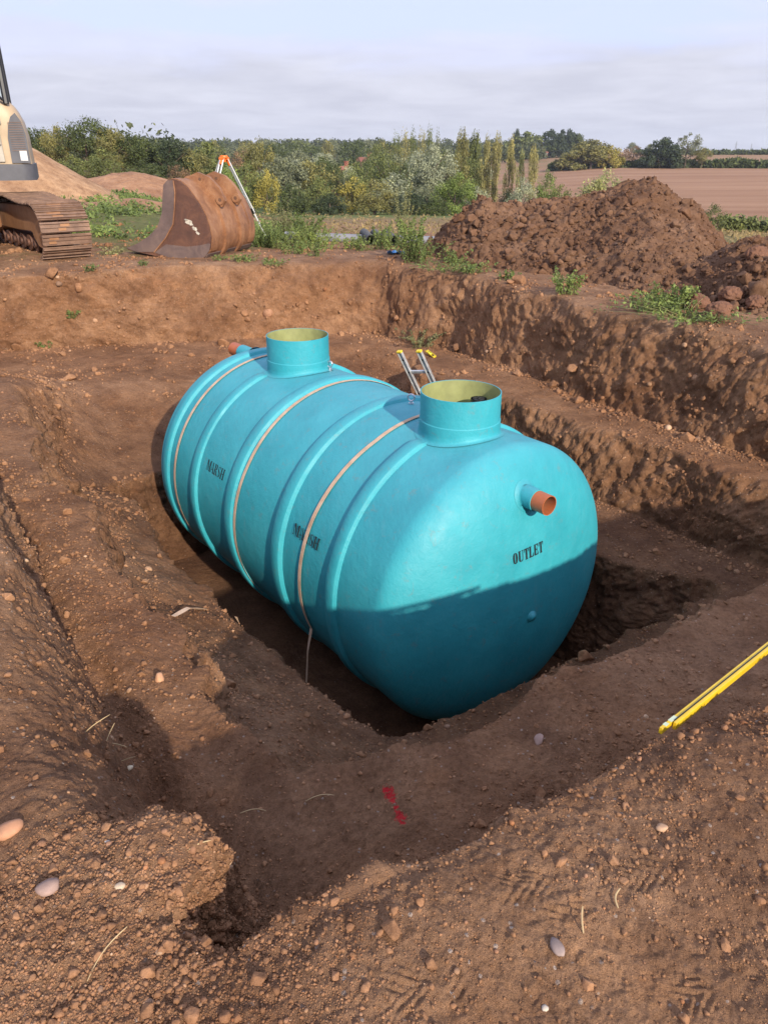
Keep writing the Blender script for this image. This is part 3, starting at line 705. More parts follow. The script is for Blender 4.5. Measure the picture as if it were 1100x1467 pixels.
def build_heap():
    th=np.arange(-.02,.60,.0021); r=[7.0]
    while r[-1]<17: r.append(r[-1]*1.0024)
    r=np.array(r); TH,RR=np.meshgrid(th,r); x=np.sin(TH)*RR; y=np.cos(TH)*RR
    h=heap_h(x,y)+far_height(x,y)
    z=h+.14*fbm(x,y,x*0,.9,3,205)*np.clip(h+.25,0,1)+.05*fbm(x,y,x*0,3.,3,206)
    dx=np.stack([np.gradient(a,axis=1) for a in(x,y,z)],-1);dy=np.stack([np.gradient(a,axis=0) for a in(x,y,z)],-1)
    n=np.cross(dx,dy); n/=np.linalg.norm(n,axis=-1,keepdims=True); n*=np.where(n[...,2:]<0,-1,1)
    lw=sst(-.18,.05,h)
    fine=sst(.215,.30,x/y)*sst(9.5,11,np.hypot(x,y))   # the right part was tipped last: finer crumbs
    wx,wy,wz=[.07*vnoise(x*5,y*5,z*5,210+i)+.03*vnoise(x*15,y*15,z*15,220+i) for i in range(3)]
    a,b,c=x+wx,y+wy,z+wz
    d=clods(a,b,c,3.2,211,.5,.25,.62,.6)*(.46-.25*fine)+clods(a,b,c,7.,212,.7,.25,.62,.6)*(.75-.3*fine)+clods(a,b,c,13.,213,.75,.25,.62)*1.15+clods(a,b,c,28.,214,.7,.25,.6)*.7
    d+=.06*fbm(x,y,z,6,5,215,.65); d-=.05*np.maximum(0,1-2*np.abs(vnoise(x*4,y*4,z*4,216)))**3
    d=(d-.03)*(.25+.75*lw)
    x+=n[...,0]*d;y+=n[...,1]*d;z+=n[...,2]*d
    keep=h>-.30
    V=np.stack([x,y,z],-1).reshape(-1,3); I=np.arange(x.size).reshape(x.shape)
    F=np.stack([I[:-1,:-1],I[1:,:-1],I[1:,1:],I[:-1,1:]],-1); kp=keep[:-1,:-1]|keep[1:,1:]; F=F[kp]
    used=np.zeros(len(V),bool); used[F.ravel()]=True; mp=np.cumsum(used)-1
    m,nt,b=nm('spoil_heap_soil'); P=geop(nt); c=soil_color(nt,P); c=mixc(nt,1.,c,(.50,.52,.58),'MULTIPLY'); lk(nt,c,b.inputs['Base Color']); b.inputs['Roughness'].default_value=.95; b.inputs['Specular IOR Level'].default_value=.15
    lk(nt,bump(nt,noise(nt,P,22,6,.7),.6,.03),b.inputs['Normal'])
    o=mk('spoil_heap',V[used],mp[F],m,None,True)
    tag(o,'long heap of freshly dug red clay clods rising behind the right bank','soil heap')
    # big broken lumps, then loose clods tumbled over it
    w=(sst(-.1,.15,h)*(RR>7.4)*(1-.6*fine)*(.3+n[...,2])).ravel(); w=w/w.sum(); i=rng.choice(len(w),520,p=w); p=np.stack([x.ravel()[i],y.ravel()[i],z.ravel()[i]],-1)
    S=np.clip(np.exp(rng.normal(np.log(.075),.35,520)),.045,.17)*(1-.25*fine.ravel()[i]); kd=np.ones(520,int)
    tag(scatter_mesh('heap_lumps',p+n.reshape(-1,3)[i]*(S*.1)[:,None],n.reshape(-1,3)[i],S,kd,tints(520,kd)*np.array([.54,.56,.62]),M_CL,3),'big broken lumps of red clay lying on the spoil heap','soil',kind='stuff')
    w=(lw*(RR>7.4)*(.25+n[...,2])).ravel(); w=w/w.sum()
    cnt=9000; i=rng.choice(len(w),cnt,p=w); p=np.stack([x.ravel()[i],y.ravel()[i],z.ravel()[i]],-1); nn=n.reshape(-1,3)[i]
    S=np.clip(np.exp(rng.normal(np.log(.022),.55,cnt)),.009,.085)*(1-.3*fine.ravel()[i]); kind=(rng.random(cnt)>.03).astype(int); S=np.where(kind==0,np.minimum(S,.03),S)
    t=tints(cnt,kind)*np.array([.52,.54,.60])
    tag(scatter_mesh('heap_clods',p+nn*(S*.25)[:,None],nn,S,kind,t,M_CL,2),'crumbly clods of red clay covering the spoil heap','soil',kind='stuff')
build_heap()
# --- boulders of clay and stones that stand out
def boulder(name,loc,size,seed,label,cat,c=None,flat=1,sx=(1,1,1),rz=0,mat=None,group=None):
    v,f=ICO[5 if flat else 3]; v=v.copy()
    d=1+.16*vnoise(v[:,0]*1.4+seed,v[:,1]*1.4,v[:,2]*1.4,seed)+(.10 if flat else .06)*vnoise(v[:,0]*4,v[:,1]*4+seed,v[:,2]*4,seed+1)+(.05 if flat else 0)*vnoise(v[:,0]*9,v[:,1]*9+seed,v[:,2]*9,seed+2)
    if flat: d=d+clods(v[:,0]+seed,v[:,1],v[:,2],3.,seed,.7,.25,.6)*.5+clods(v[:,0],v[:,1]+seed,v[:,2],7.,seed,.7,.25,.6)*.6+.05*fbm(v[:,0],v[:,1],v[:,2]+seed,6,4,seed)
    v=v*d[:,None]*np.array(sx)*size*(.85 if flat else 1)
    o=mk(name,v,f,mat or M_BOULD,None,True); o.location=loc; o.rotation_euler=(rnd.uniform(-.15,.15),rnd.uniform(-.15,.15),rz); tag(o,label,cat,group); return o
M_BOULD=mat_plain('clay_boulder',(.19,.095,.058),.95,0,6,.2,(30,.8,.03),.15)
def gp(u,v,z=0.0):
    """ground point for a sight line (used once, to survey positions)"""
    a=(u-550)/1080.;b=-(v-733.5)/1080.;th=R_(25.5); d=(a,math.cos(th)+b*math.sin(th),-math.sin(th)+b*math.cos(th)); t=(z-1.6)/d[2]; return d[0]*t,d[1]*t
for u,v,sz,zz,lb in ((1028,462,.16,.0,'rounded clay boulder at the right end of the weed patch'),(1000,430,.15,.1,'clay boulder just behind the weed patch at the foot of the heap'),(1046,428,.14,.1,'clay boulder between the heap and the far right lumps'),(1082,432,.12,.12,'dark clay boulder nearest the right border of the picture'),(1078,398,.15,.2,'broad clay boulder on the low heap at far right'),(960,425,.13,.05,'clay lump above the green weed patch on the heap foot')):
    x,y=gp(u,v,zz); boulder('clay_boulder',(x,y,max(gz(x,y),float(heap_h(np.array([x]),np.array([y]))[0]))+sz*.45),sz,int(u),lb,'clay boulder',sx=(1.1,1,.8),rz=u)
def stone(u,v,z,sz,c,lb,sx,rz=0,var=.32):
    x,y=gp(u,v,z); m=mat_plain('stone',c,.7,0,14,var,(60,.25,.003),.3)
    boulder('stone',(x,y,gz(x,y)+sz*.12),sz,int(u+v),lb,'stone',flat=0,sx=sx,rz=rz,mat=m)
stone(14,1195,0,.030,(.44,.22,.12),'orange and pink oval cobble at the left border of the foreground',(1.25,.85,.6),.9,.25)
stone(72,1284,0,.025,(.30,.20,.16),'smooth greyish pink cobble in the left foreground rubble',(1.15,.9,.6),.3)
stone(154,1206,0,.0085,(.48,.41,.34),'small white pebble in the rubble left of the soil spur',(1,.8,.7))
stone(173,1276,0,.011,(.50,.38,.26),'pale tan stone low in the left rubble',(1.2,.9,.7),.4)
stone(300,1266,0,.016,(.40,.24,.15),'brown round stone on the near lip of the pit',(1,1,.8))
stone(228,966,-.55,.027,(.50,.27,.15),'upright tan stone alone on the left bench',(.8,.8,1.2))
stone(773,1047,-.55,.024,(.34,.22,.17),'flat grey brown stone on the near bench right of the tank',(1.3,.8,.5),1.2)
stone(798,1356,0,.020,(.27,.20,.17),'grey egg shaped stone half sunk in the trampled foreground',(.75,1.2,.4),.3)
stone(948,1184,0,.014,(.44,.27,.16),'light brown stone in the right foreground hollow',(1.2,.9,.6),.2)
stone(782,1432,0,.008,(.50,.42,.33),'cream pebble near the bottom border of the picture',(1,.9,.7))
stone(182,1083,-.5,.013,(.60,.50,.34),'cream pebble at the foot of the left bank beside straw',(1.2,.8,.6),.5)
# ------------------------------------------------------------------ straps, ladder, level, staff
def mat_webbing():
    m,nt,b=nm('woven_strap_webbing'); P=objc(nt)
    c=ramp(nt,noise(nt,P,9,5,.7),[(.3,(.42,.27,.175)),(.5,(.55,.375,.25)),(.7,(.64,.47,.345))])
    lk(nt,c,b.inputs['Base Color']); b.inputs['Roughness'].default_value=.9; lk(nt,bump(nt,noise(nt,P,220,2,.5),.5,.001),b.inputs['Normal']); return m
M_WEB=mat_webbing()
def ribbon(name,pts,widths,nrm,mat,thick=.003):
    """flat strap along pts; widths: direction*halfwidth vectors; nrm: normals"""
    v=[];f=[]
    for p,w,n in zip(pts,widths,nrm):
        for a,b in((-1,-1),(1,-1),(1,1),(-1,1)): v.append(Vector(p)+Vector(w)*a+Vector(n)*(thick/2*b))
    k=len(pts)
    for i in range(k-1):
        for j in range(4): f.append((i*4+j,i*4+(j+1)%4,(i+1)*4+(j+1)%4,(i+1)*4+j))
    f.append((0,1,2,3)); f.append(tuple((k-1)*4+j for j in(3,2,1,0)))
    return mk(name,v,f,mat,None,False)
def strap(svals,label,q_end,tail):
    qs=[q for q,_ in svals]; ss=[s for _,s in svals]; pts=[];ws=[];ns=[]
    for Qd in np.arange(-125,q_end+.1,2.0):
        s=float(np.interp(Qd,qs,ss)); q=R_(90+Qd); r=TR+.0095
        pts.append(fr(s,r*math.cos(q),TZ+r*math.sin(q))); n=fr(0,math.cos(q),math.sin(q))-fr(0,0,0); ns.append(n)
        tw=.25*math.sin(Qd*.021); ws.append(Vector((AX[0],AX[1],0))*.0195)
    for (ds,l,z) in tail:
        pts.append(fr(float(ss[-1])+ds,l,z)); ns.append(ns[-1]); ws.append((Vector((AX[0],AX[1],0))*.012+Vector((0,0,.003))))
    o=ribbon('tie_strap',pts,ws,ns,M_WEB,.0018); tag(o,label,'strap','webbing straps round the tank')
    return o
strap([(-125,-.2),(-30,-.36),(3,-.40),(25,-.39),(62,-.46),(98,-.50),(118,-.50)],'tan webbing strap crossing the tank nearest the front neck and hanging to the ground',114,[(-.0,-1.14,-2.15),(.02,-1.18,-2.45),(.04,-1.24,-2.66)])
strap([(-125,-1.75),(-25,-1.60),(10,-1.58),(57,-1.565),(105,-1.60),(127,-1.62)],'tan webbing strap beside the middle rib of the tank',127,[])
strap([(-125,-2.8),(0,-2.88),(54,-2.87),(105,-2.88)],'pale webbing strap round the tank behind the rear neck',118,[])
def loose(pts,label,wd=.014):
    P=[Vector((x,y,gz(x,y)+h)) for x,y,h in pts]; Q_=[];
    for i in range(len(P)-1):
        for t in np.linspace(0,1,7)[:-1]: Q_.append(P[i].lerp(P[i+1],t))
    Q_.append(P[-1]); w=[];n=[]
    for i in range(len(Q_)):
        t=(Q_[min(i+1,len(Q_)-1)]-Q_[max(i-1,0)]).normalized(); ww=t.cross(Vector((0,0,1))).normalized(); a=.35*math.sin(i*.5); nn=Vector((0,0,1))+ww*a; nn.normalize(); w.append(t.cross(nn).normalized()*wd); n.append(nn)
    o=ribbon('loose_strap',Q_,w,n,M_WEB,.003); tag(o,label,'strap'); return o
def lp(u,v,z): x,y=gp(u,v,z); return x,y
a=lp(248,877,-1.30);b=lp(270,866,-1.35);c=lp(294,854,-1.42)
loose([(a[0],a[1],.03),(b[0],b[1],.05),(c[0],c[1],.03)],'pale flat strap end lying on the slope left of the tank',.016)
a=lp(338,880,-1.6);b=lp(352,872,-1.62);c=lp(366,856,-1.66)
loose([(a[0],a[1],.03),(b[0],b[1],.06),(c[0],c[1],.08)],'folded strap end lying on the slope close against the tank',.014)
a=lp(336,868,-1.6);b=lp(350,860,-1.62);c=lp(364,850,-1.66)
loose([(a[0],a[1],.05),(b[0],b[1],.09),(c[0],c[1],.10)],'darker upper fold of strap close against the tank',.010)
M_ALU=mat_plain('scuffed_aluminium',(.56,.56,.55),.45,.55,18,.28,(80,.3,.002)); M_YEL=mat_plain('yellow_plastic',(.72,.52,.03),.45,0,20,.15)
def ladder():
    top=Vector((.29,8.66,-.47)); bot=top+Vector((.25,.15,-.55))*2.05; d=(bot-top); L=d.length; d.normalize()
    ww=Vector((.72,-.60,.165)); ww=(ww-d*ww.dot(d)).normalized(); nn=ww.cross(d).normalized()
    if nn.y>0: nn=-nn
    root=empty('ladder',bot); tag(root,'aluminium ladder with yellow end caps leaning behind the tank','ladder')
    M=Matrix(((ww.x,d.x,nn.x,top.x-bot.x),(ww.y,d.y,nn.y,top.y-bot.y),(ww.z,d.z,nn.z,top.z-bot.z),(0,0,0,1)))
    for sx in(-.145,.145):
        s=MB(); s.box((sx,L/2,0),(.062,L,.022),M,.003); s.box((sx-.028,L/2,0.004),(.007,L-.01,.036),M,.002); s.box((sx+.028,L/2,.004),(.007,L-.01,.036),M,.002)
        o=s.build('stile',M_ALU,root)
        c=MB(); c.box((sx,.004,.003),(.068,.026,.042),M,.008); c.build('end_cap',M_YEL,o)
        for yy in(.12,.30,.62):
            h=MB(); h.tube([M@Vector((sx,yy,.0115)),M@Vector((sx,yy,.0135))],.012,14); h.build('rung_hole',M_BLACK,o)
    y=.30
    while y<L: 
        r=MB(); r.box((0,y,-.004),(.25,.036,.026),M,.006); r.build('rung',M_ALU,root); y+=.29
ladder()
def spirit_level():
    x,y=gp(617,500,-.93); z=gz(x,y)+.03; root=empty('spirit_level',(x,y,z),R_(-62)); tag(root,'small yellow spirit level lying on the bench behind the ladder','spirit level')
    b=MB(); L=.235
    b.box((0,0,.0),(L,.046,.006),None,.001); b.box((0,.021,.008),(L,.007,.022),None,.002); b.box((0,-.021,.008),(L,.007,.022),None,.002)
    for xx in(-.10,.10): b.box((xx,0,.006),(.03,.040,.012),None,.002)
    bo=b.build('level_body',M_YEL,root)
    for xx in(-.055,.0,.06):
        v=MB(); v.tube([(xx-.014,0,.010),(xx+.014,0,.010)],.009,14) if xx else v.tube([(0,-.014,.010),(0,.014,.010)],.009,14)
        v.build('vial',mat_plain('vial_liquid',(.55,.72,.10) if xx<.05 else (.02,.02,.02),.15,0,10,.1),root,True)
    root.rotation_euler=(R_(16),R_(10),R_(-62))
spirit_level()
def staff():
    A_=Vector((.87,1.83,0)); x_,y_=gp(1100,927,-.12); d_=Vector((x_,y_,0))-A_; B_=A_+d_*1.28 
    A_.z=-.035; B_.z=-.145
    d=(B_-A_).normalized(); w=d.cross(Vector((0,0,1))).normalized(); n=w.cross(d)
    L=(B_-A_).length
    M=Matrix(((d.x,w.x,n.x,A_.x),(d.y,w.y,n.y,A_.y),(d.z,w.z,n.z,A_.z),(0,0,0,1)))
    root=empty('measuring_staff',A_); tag(root,'yellow folding measuring staff lying along the near lip at the right border','measuring staff')
    b=MB(); T=Matrix.Translation(-A_)@M
    b.box((L/2,-.008,.0),(L,.012,.022),T,.002); b.box((L/2,.008,.0),(L-.12,.012,.026),T,.002)
    b.build('staff_body',mat_plain('yellow_enamel',(.72,.47,.02),.35,0,14,.12),root,False)
    g=MB(); g.box((L/2,0.0,.013),(L-.14,.003,.0015),T); g.build('groove',M_BLACK,root)
    t=MB(); t.box((.075,-.008,.0115),(.04,.0125,.002),T); t.box((.03,-.008,.0115),(.02,.0125,.002),T); t.build('scale_marks',mat_plain('pale_green_mark',(.55,.62,.42),.5),root)
staff()
# a slope of spoil under the staff holds it up
# ------------------------------------------------------------------ tripod
M_ORG=mat_plain('orange_plastic',(.80,.16,.02),.45,0,10,.12)
def tripod():
    hx,hy,hz=-3.36,17.5,1.51; root=empty('survey_tripod',(hx,hy,gz(hx,hy))); tag(root,'survey tripod with orange head and pale metal legs standing behind the bucket','tripod')
    z0=root.location.z
    h=MB(); h.lathe([(.001,hz-z0+.035),(.075,hz-z0+.035),(.085,hz-z0+.02),(.085,hz-z0-.01),(.05,hz-z0-.02),(.04,hz-z0-.09),(.001,hz-z0-.09)],18)
    h.build('tripod_head',M_ORG,root,True)
    for i,(fx,fy) in enumerate(((-2.63,18.2),(-4.25,18.0),(-3.75,16.6))):
        fz=gz(fx,fy)-z0; top=Vector((0,0,hz-z0-.03)); ft=Vector((fx-hx,fy-hy,fz)); d=(ft-top); dn=d.normalized(); sd=dn.cross(Vector((0,0,1))).normalized()
        top=top+Vector((d.x,d.y,0)).normalized()*.07
        l=MB()
        for e in(-.038,.038): l.tube([top+sd*e,top.lerp(ft,.62)+sd*e],.014,10)
        l.tube([top.lerp(ft,.42),top.lerp(ft,.97)],.019,10)
        lo=l.build('leg',mat_plain('painted_leg',(.72,.72,.70),.4,.2,10,.1),root,True)
        c=MB(); c.tube([top.lerp(ft,.57),top.lerp(ft,.63)],.040,10); c.box(top.lerp(ft,.6),(.12,.05,.05)); c.build('leg_clamp',M_BLACK,lo,True)
        k=MB(); k.tube([top+sd*.05,top-sd*.05],.035,10); k.tube([top.lerp(ft,.02),top.lerp(ft,.07)],.034,10); k.build('hinge',M_ORG,lo,True)
        f=MB(); f.tube([top.lerp(ft,.955),ft],[.028,.016],10); f.build('foot',M_ORG,lo,True)
        if i==0:
            s=MB(); p=[top.lerp(ft,t)+Vector((-.05*math.sin((t-.45)*14)-.03,0,0)) for t in np.linspace(.45,.68,12)]; s.tube(p,.009,8); s.build('carry_strap',M_BLACK,lo,True)
tripod()
# ------------------------------------------------------------------ bucket
def mat_rust(name,c0,c1,c2,sc_=3.):
    m,nt,b=nm(name); P=objc(nt)
    c=ramp(nt,noise(nt,P,sc_,7,.7,.6),[(.30,c0),(.5,c1),(.68,c2)])
    mp=nt.nodes.new('ShaderNodeMapping'); mp.inputs['Scale'].default_value=(1,1,.25); lk(nt,P,mp.inputs[0])
    c=mixc(nt,mth(nt,'MULTIPLY',noise(nt,mp.outputs[0],12,5,.7),.5),c,scl(c0,.6))
    lk(nt,c,b.inputs['Base Color']); lk(nt,ramp(nt,noise(nt,P,7,4,.6),[(.3,(.5,)*3),(.7,(.8,)*3)]),b.inputs['Roughness']); b.inputs['Metallic'].default_value=.15
    lk(nt,bump(nt,noise(nt,P,35,5,.7),.4,.006),b.inputs['Normal']); return m
M_RUSTO=mat_rust('rusty_orange_steel',(.17,.075,.038),(.33,.155,.072),(.46,.245,.125))
M_RUSTD=mat_rust('rusty_dark_steel',(.085,.042,.030),(.135,.062,.040),(.22,.10,.055))
M_WORN=mat_rust('worn_bare_steel',(.11,.075,.065),(.17,.115,.10),(.24,.16,.125))
def bucket():
    A_=Vector((.964,-.266,0)); W_=Vector((.266,.964,0)); o0=Vector((-4.44,13.72,0)); o0.z=gz(-3.6,13.9)-.035
    root=empty('excavator_bucket',o0); tag(root,'rusty wide excavator bucket resting on the ground in front of the tripod','bucket')
    def cv(X,Y): a=(X-20)/5*.01213/.97; return a,max(.0,(795-Y-20*(1-(X-20)/600.))/5*.01213)
    prof=[cv(*p) for p in((20,715),(100,690),(200,640),(280,580),(325,490),(343,400),(362,310),(395,280),(430,276),(480,290),(530,330),(570,385),(610,445),(640,510),(660,580),(668,650),(655,720),(620,770),(590,795),(480,797),(360,790),(230,768),(110,745),(30,728))]
    M=Matrix(((A_.x,0,W_.x,0),(A_.y,0,W_.y,0),(0,1,0,0),(0,0,0,1)))   # local x->A, y->up, z->W
    def P(a,z,w): return M@Vector((a,z,w))
    Wd=1.78
    for w0,nme in((0,'side_plate'),(Wd-.035,'side_plate')):
        s=MB(); s.prism(prof,M,w0,w0+.035); so_=s.build(nme,M_RUSTD,root,False)
        # wear strips: along the mouth edge and along the bottom
        st=MB(); off=-.012 if w0==0 else .035
        mouth=[cv(*p) for p in((20,715),(100,690),(200,640),(280,580),(325,490),(343,400),(362,310),(395,282),(436,284),(440,360),(425,450),(400,560),(330,650),(228,742),(100,742))]
        st.prism(mouth,M,w0+off,w0+off+.012); st.build('wear_plate',M_WORN,so_)
        st=MB(); bt=[cv(*p) for p in((236,745),(330,692),(480,708),(560,702),(650,688),(662,690),(650,735),(617,770),(588,793),(480,795),(360,788))]
        st.prism(bt,M,w0+off*.9,w0+off*.9+.0105); st.build('wear_plate',M_WORN,so_)
        wl=MB(); wl.tube([P(*cv(*p),w0+(-.012 if w0==0 else .047)) for p in((438,286),(441,360),(426,450),(401,560),(331,652),(232,745))],.011,8); wl.build('weld_seam',M_RUSTO,so_,True)
    # curved shell between the plates, with thickness
    arc=[cv(*p) for p in((395,280),(430,276),(480,290),(530,330),(570,385),(610,445),(640,510),(660,580),(668,650),(655,720),(620,770),(590,795),(480,797),(360,790),(230,768),(110,745),(30,728))]
    pts=[Vector((a,z)) for a,z in arc]; fine=[]
    for i in range(len(pts)-1):
        p0=pts[max(i-1,0)];p1=pts[i];p2=pts[i+1];p3=pts[min(i+2,len(pts)-1)]
        for t in(0,.33,.66): fine.append(.5*((2*p1)+(-p0+p2)*t+(2*p0-5*p1+4*p2-p3)*t*t+(-p0+3*p1-3*p2+p3)*t**3))
    fine.append(pts[-1]); cen=Vector((1.0,.5))
    def shell(w0,w1,o1,o2,name,mat,i0=0,i1=None,par=root,taper=False):
        fn=fine[i0:i1]; v=[];f=[]; k=len(fn)
        for i,p in enumerate(fn):
            t=(fn[min(i+1,k-1)]-fn[max(i-1,0)]).normalized(); n=Vector((-t.y,t.x)); 
            if n.dot(p-cen)<0: n=-n
            kk=1. if not taper else min(1,.15+min(i,k-1-i)/3.)
            for oo,ww in((o1,w0),(o1,w1),(o1+(o2-o1)*kk,w1),(o1+(o2-o1)*kk,w0)): q=p+n*oo; v.append(P(q.x,max(q.y,-.02),ww))
        for i in range(k-1):
            for j in range(4): f.append((i*4+j,i*4+(j+1)%4,(i+1)*4+(j+1)%4,(i+1)*4+j))
        f.append((0,1,2,3));f.append(tuple((k-1)*4+j for j in(3,2,1,0)))
        mb=MB(); mb.add(v,f); return mb.build(name,mat,par,True,0,40)
    sh=shell(.036,Wd-.036,-.022,.0,'bucket_shell',M_RUSTO)
    shell(.50,.62,.001,.045,'stiffening_band',M_RUSTO,1,34,sh,True); shell(1.10,1.22,.001,.045,'stiffening_band',M_RUSTO,1,34,sh,True)
    shell(.0,Wd,.001,.014,'heel_plate',M_WORN,29,40,sh); shell(.037,.25,.001,.012,'heel_plate',M_RUSTO,2,29,sh); shell(Wd-.25,Wd-.037,.001,.012,'heel_plate',M_RUSTO,2,29,sh)
    for w in(.56,1.16):
        e=MB(); ear=[cv(*p) for p in((440,262),(500,240),(585,272),(655,345),(690,430),(662,470),(620,440),(560,372),(500,318),(452,292))]
        e.prism(ear,M,w-.035,w+.035)
        q=cv(636,420); e.tube([P(q[0]+.05,q[1],w-.06),P(q[0]+.05,q[1],w+.06)],.075,20); q2=cv(520,285); e.tube([P(q2[0],q2[1],w-.05),P(q2[0],q2[1],w+.05)],.06,20)
        eo=e.build('pin_ear',M_RUSTO,root,True,0,40)
        
        for qa,qz,qr in((q[0]+.05,q[1],.030),(q2[0],q2[1],.022)):
            d=MB(); d.tube([P(qa,qz,w-.063),P(qa,qz,w+.063)],qr,18); d.build('pin_bore',mat_plain('pin_hole_rust',(.12,.06,.035),.8),eo,True)
    c=MB(); c.box((0,0,0),(.20,.03,Wd-.03),M@Matrix.Translation((.10,.135,Wd/2)),.006)
    c.build('cutting_edge',M_WORN,root)
    # white scuffs of old paint, part of the side plate
    for (X,Y,sz) in((520,550,.085),(555,590,.055),(575,620,.04),(500,535,.04)):
        a,z=cv(X,Y); v=[P(a,z,-.0015)]; k=14
        for i in range(k):
            q=2*math.pi*i/k; r=sz*(.6+.5*rnd.random()); v.append(P(a+r*math.cos(q),z+r*math.sin(q)*.6-r*math.cos(q)*.3,-.0015))
        s=MB(); s.add(v,[(0,1+i,1+(i+1)%k) for i in range(k)]); s.build('paint_scuff',mat_plain('scuffed_white_paint',(.50,.45,.36),.7,0,30,.5),root)
bucket()
# ------------------------------------------------------------------ excavator
def excavator():
    h=Vector((.64,-.765,0)).normalized(); w=Vector((.765,.64,0)).normalized()
    base=Vector((-5.15,13.0,0)); zg=gz(-5.3,12.95)-.02
    ctr=base-w*1.2-h*1.95; root=empty('excavator',(ctr.x,ctr.y,zg)); tag(root,'tan and dark grey tracked excavator with rusty tracks cut off by the left border','excavator')
    # local frame: x = heading, y = -w(left out of frame) ... use world vectors relative to root
    def Pw(a,b,z): return h*a+w*b+Vector((0,0,z))      # a along heading, b across (+ = right/near track)
    M=Matrix(((h.x,0,w.x,0),(h.y,0,w.y,0),(0,1,0,0),(0,0,0,1)))
    M_SHOE=mat_rust('track_shoe_steel',(.16,.095,.065),(.25,.150,.10),(.36,.22,.145),5.); M_CLAYC=mat_rust('clay_caked_steel',(.26,.125,.060),(.36,.18,.085),(.45,.24,.12),3.)
    def track(b0,full):
        # path of the track in the a-z plane: raised idler in front, sagging top run
        Lh=1.95; pts=[]
        R1=.43
        for t in np.linspace(-90,90,11): pts.append((Lh-R1+R1*math.cos(R_(t)),R1+.02+R1*math.sin(R_(t))))
        for t in np.linspace(0,1,14)[1:-1]: pts.append(((Lh-R1)*(1-2*t),.88+.045*math.sin(t*math.pi*1.0)-.03*math.sin(t*3*math.pi)))
        for t in np.linspace(90,270,11): pts.append((-(Lh-R1)+R1*math.cos(R_(t)),R1+.02+R1*math.sin(R_(t))))
        for t in np.linspace(0,1,14)[1:-1]: pts.append((-(Lh-R1)+2*(Lh-R1)*t,.02))
        P_=[Vector((a,z)) for a,z in pts]+[Vector(pts[0])]
        seg=[(P_[i+1]-P_[i]).length for i in range(len(P_)-1)]; tot=sum(seg); n=46; out=[]
        for i in range(n):
            d=tot*i/n; j=0
            while d>seg[j]: d-=seg[j]; j+=1
            t=(P_[j+1]-P_[j]).normalized(); out.append((P_[j]+t*d,t))
        t_root=empty('track',(0,0,0)); t_root.parent=root
        W2=.395
        for (p,t) in out:
            nrm_=Vector((t.y,-t.x)); ang=math.atan2(t.y,t.x)
            Ms=M@Matrix.Translation((p.x,p.y,b0))@Matrix.Rotation(ang,4,'Z')
            s=MB(); s.box((0,-.004,0),(.168,.022,W2*2),Ms,.004)
            for gx,gh in((-.066,.028),(.0,.02),(.060,.028)): s.box((gx,-.015-gh/2,0),(.013,gh,W2*2-.004),Ms)
            s.build('track_shoe',M_SHOE,t_root)
            if rnd.random()<.75:
                c=MB(); x0=rnd.uniform(-.3,.2); ww=rnd.uniform(.1,.3)
                c.box((.03,-.0185,x0),(.044,.012,ww),Ms,.004); c.box((-.033,-.0185,x0+rnd.uniform(-.05,.05)),(.044,.010,ww*.8),Ms,.004); c.build('packed_clay',M_CLAYC,t_root)
        # chain links
        l=MB()
        for (p,t) in out:
            ang=math.atan2(t.y,t.x)
            for e in(-.09,.09): l.box((0,.05,e),(.15,.075,.035),M@Matrix.Translation((p.x,p.y,b0))@Matrix.Rotation(ang,4,'Z'),.01)
        l.build('track_chain',M_RUSTD,t_root)
        # frame
        f=MB(); side=[(-1.45,.25),(-1.30,.66),(-.9,.80),(.8,.82),(1.15,.80),(1.52,.68),(1.72,.50),(1.72,.30),(1.55,.18),(1.25,.20),(1.05,.36),(.9,.42),(.2,.40),(-.9,.40),(-1.1,.25)]
        f.prism(side,M,b0-.24,b0+.10); fo=f.build('track_frame',M_CLAYC,t_root,False,.015)
        f=MB(); f.prism([(1.06,.37),(1.26,.21),(1.56,.16),(1.74,.26),(1.74,.50),(1.50,.70),(1.12,.81)],M,b0-.262,b0-.2405); f.build('idler_guard',M_CLAYC,t_root,False,.01)
        for a in(-1.05,-.65,-.25,.15,.55,.92):
            r=MB(); r.tube([Pw(a,b0-.20,.21),Pw(a,b0+.12,.21)],.13,20); r.tube([Pw(a,b0-.235,.21),Pw(a,b0-.20,.21)],.06,14); r.build('track_roller',M_RUSTD,t_root,True)
        for a in(1.52,-1.52):
            r=MB(); r.tube([Pw(a,b0-.08,.45),Pw(a,b0+.08,.45)],.37,28); r.build('idler_wheel' if a>0 else 'drive_sprocket',M_RUSTD,t_root,True)
    track(1.2,True); track(-1.2,False)
    u=MB(); u.prism([(-1.0,-.85),(-.3,-.85),(-.3,.85),(-1.0,.85)],Matrix(((h.x,w.x,0,0),(h.y,w.y,0,0),(0,0,1,0),(0,0,0,1))),.40,.72); u.build('undercarriage',M_CLAYC,root,False,.05)
    s=MB(); s.lathe([(.001,.7),(.62,.7),(.62,1.2),(.001,1.2)],32); s.build('slew_ring',M_BLACK,root,True)
    # upper works, slewed so that its corner looks towards the pit
    e=Vector((.93,.37,0)).normalized(); g=Vector((-.37,.93,0)).normalized()
    cor=Vector((-5.93,14.1,0))-Vector((ctr.x,ctr.y,0))
    def U(a,b,z): return cor+e*a+g*b+Vector((0,0,z))    # a<=0 along the seen face, b>=0 away from the viewer
    MU=Matrix(((e.x,g.x,0,cor.x),(e.y,g.y,0,cor.y),(0,0,1,0),(0,0,0,1)))
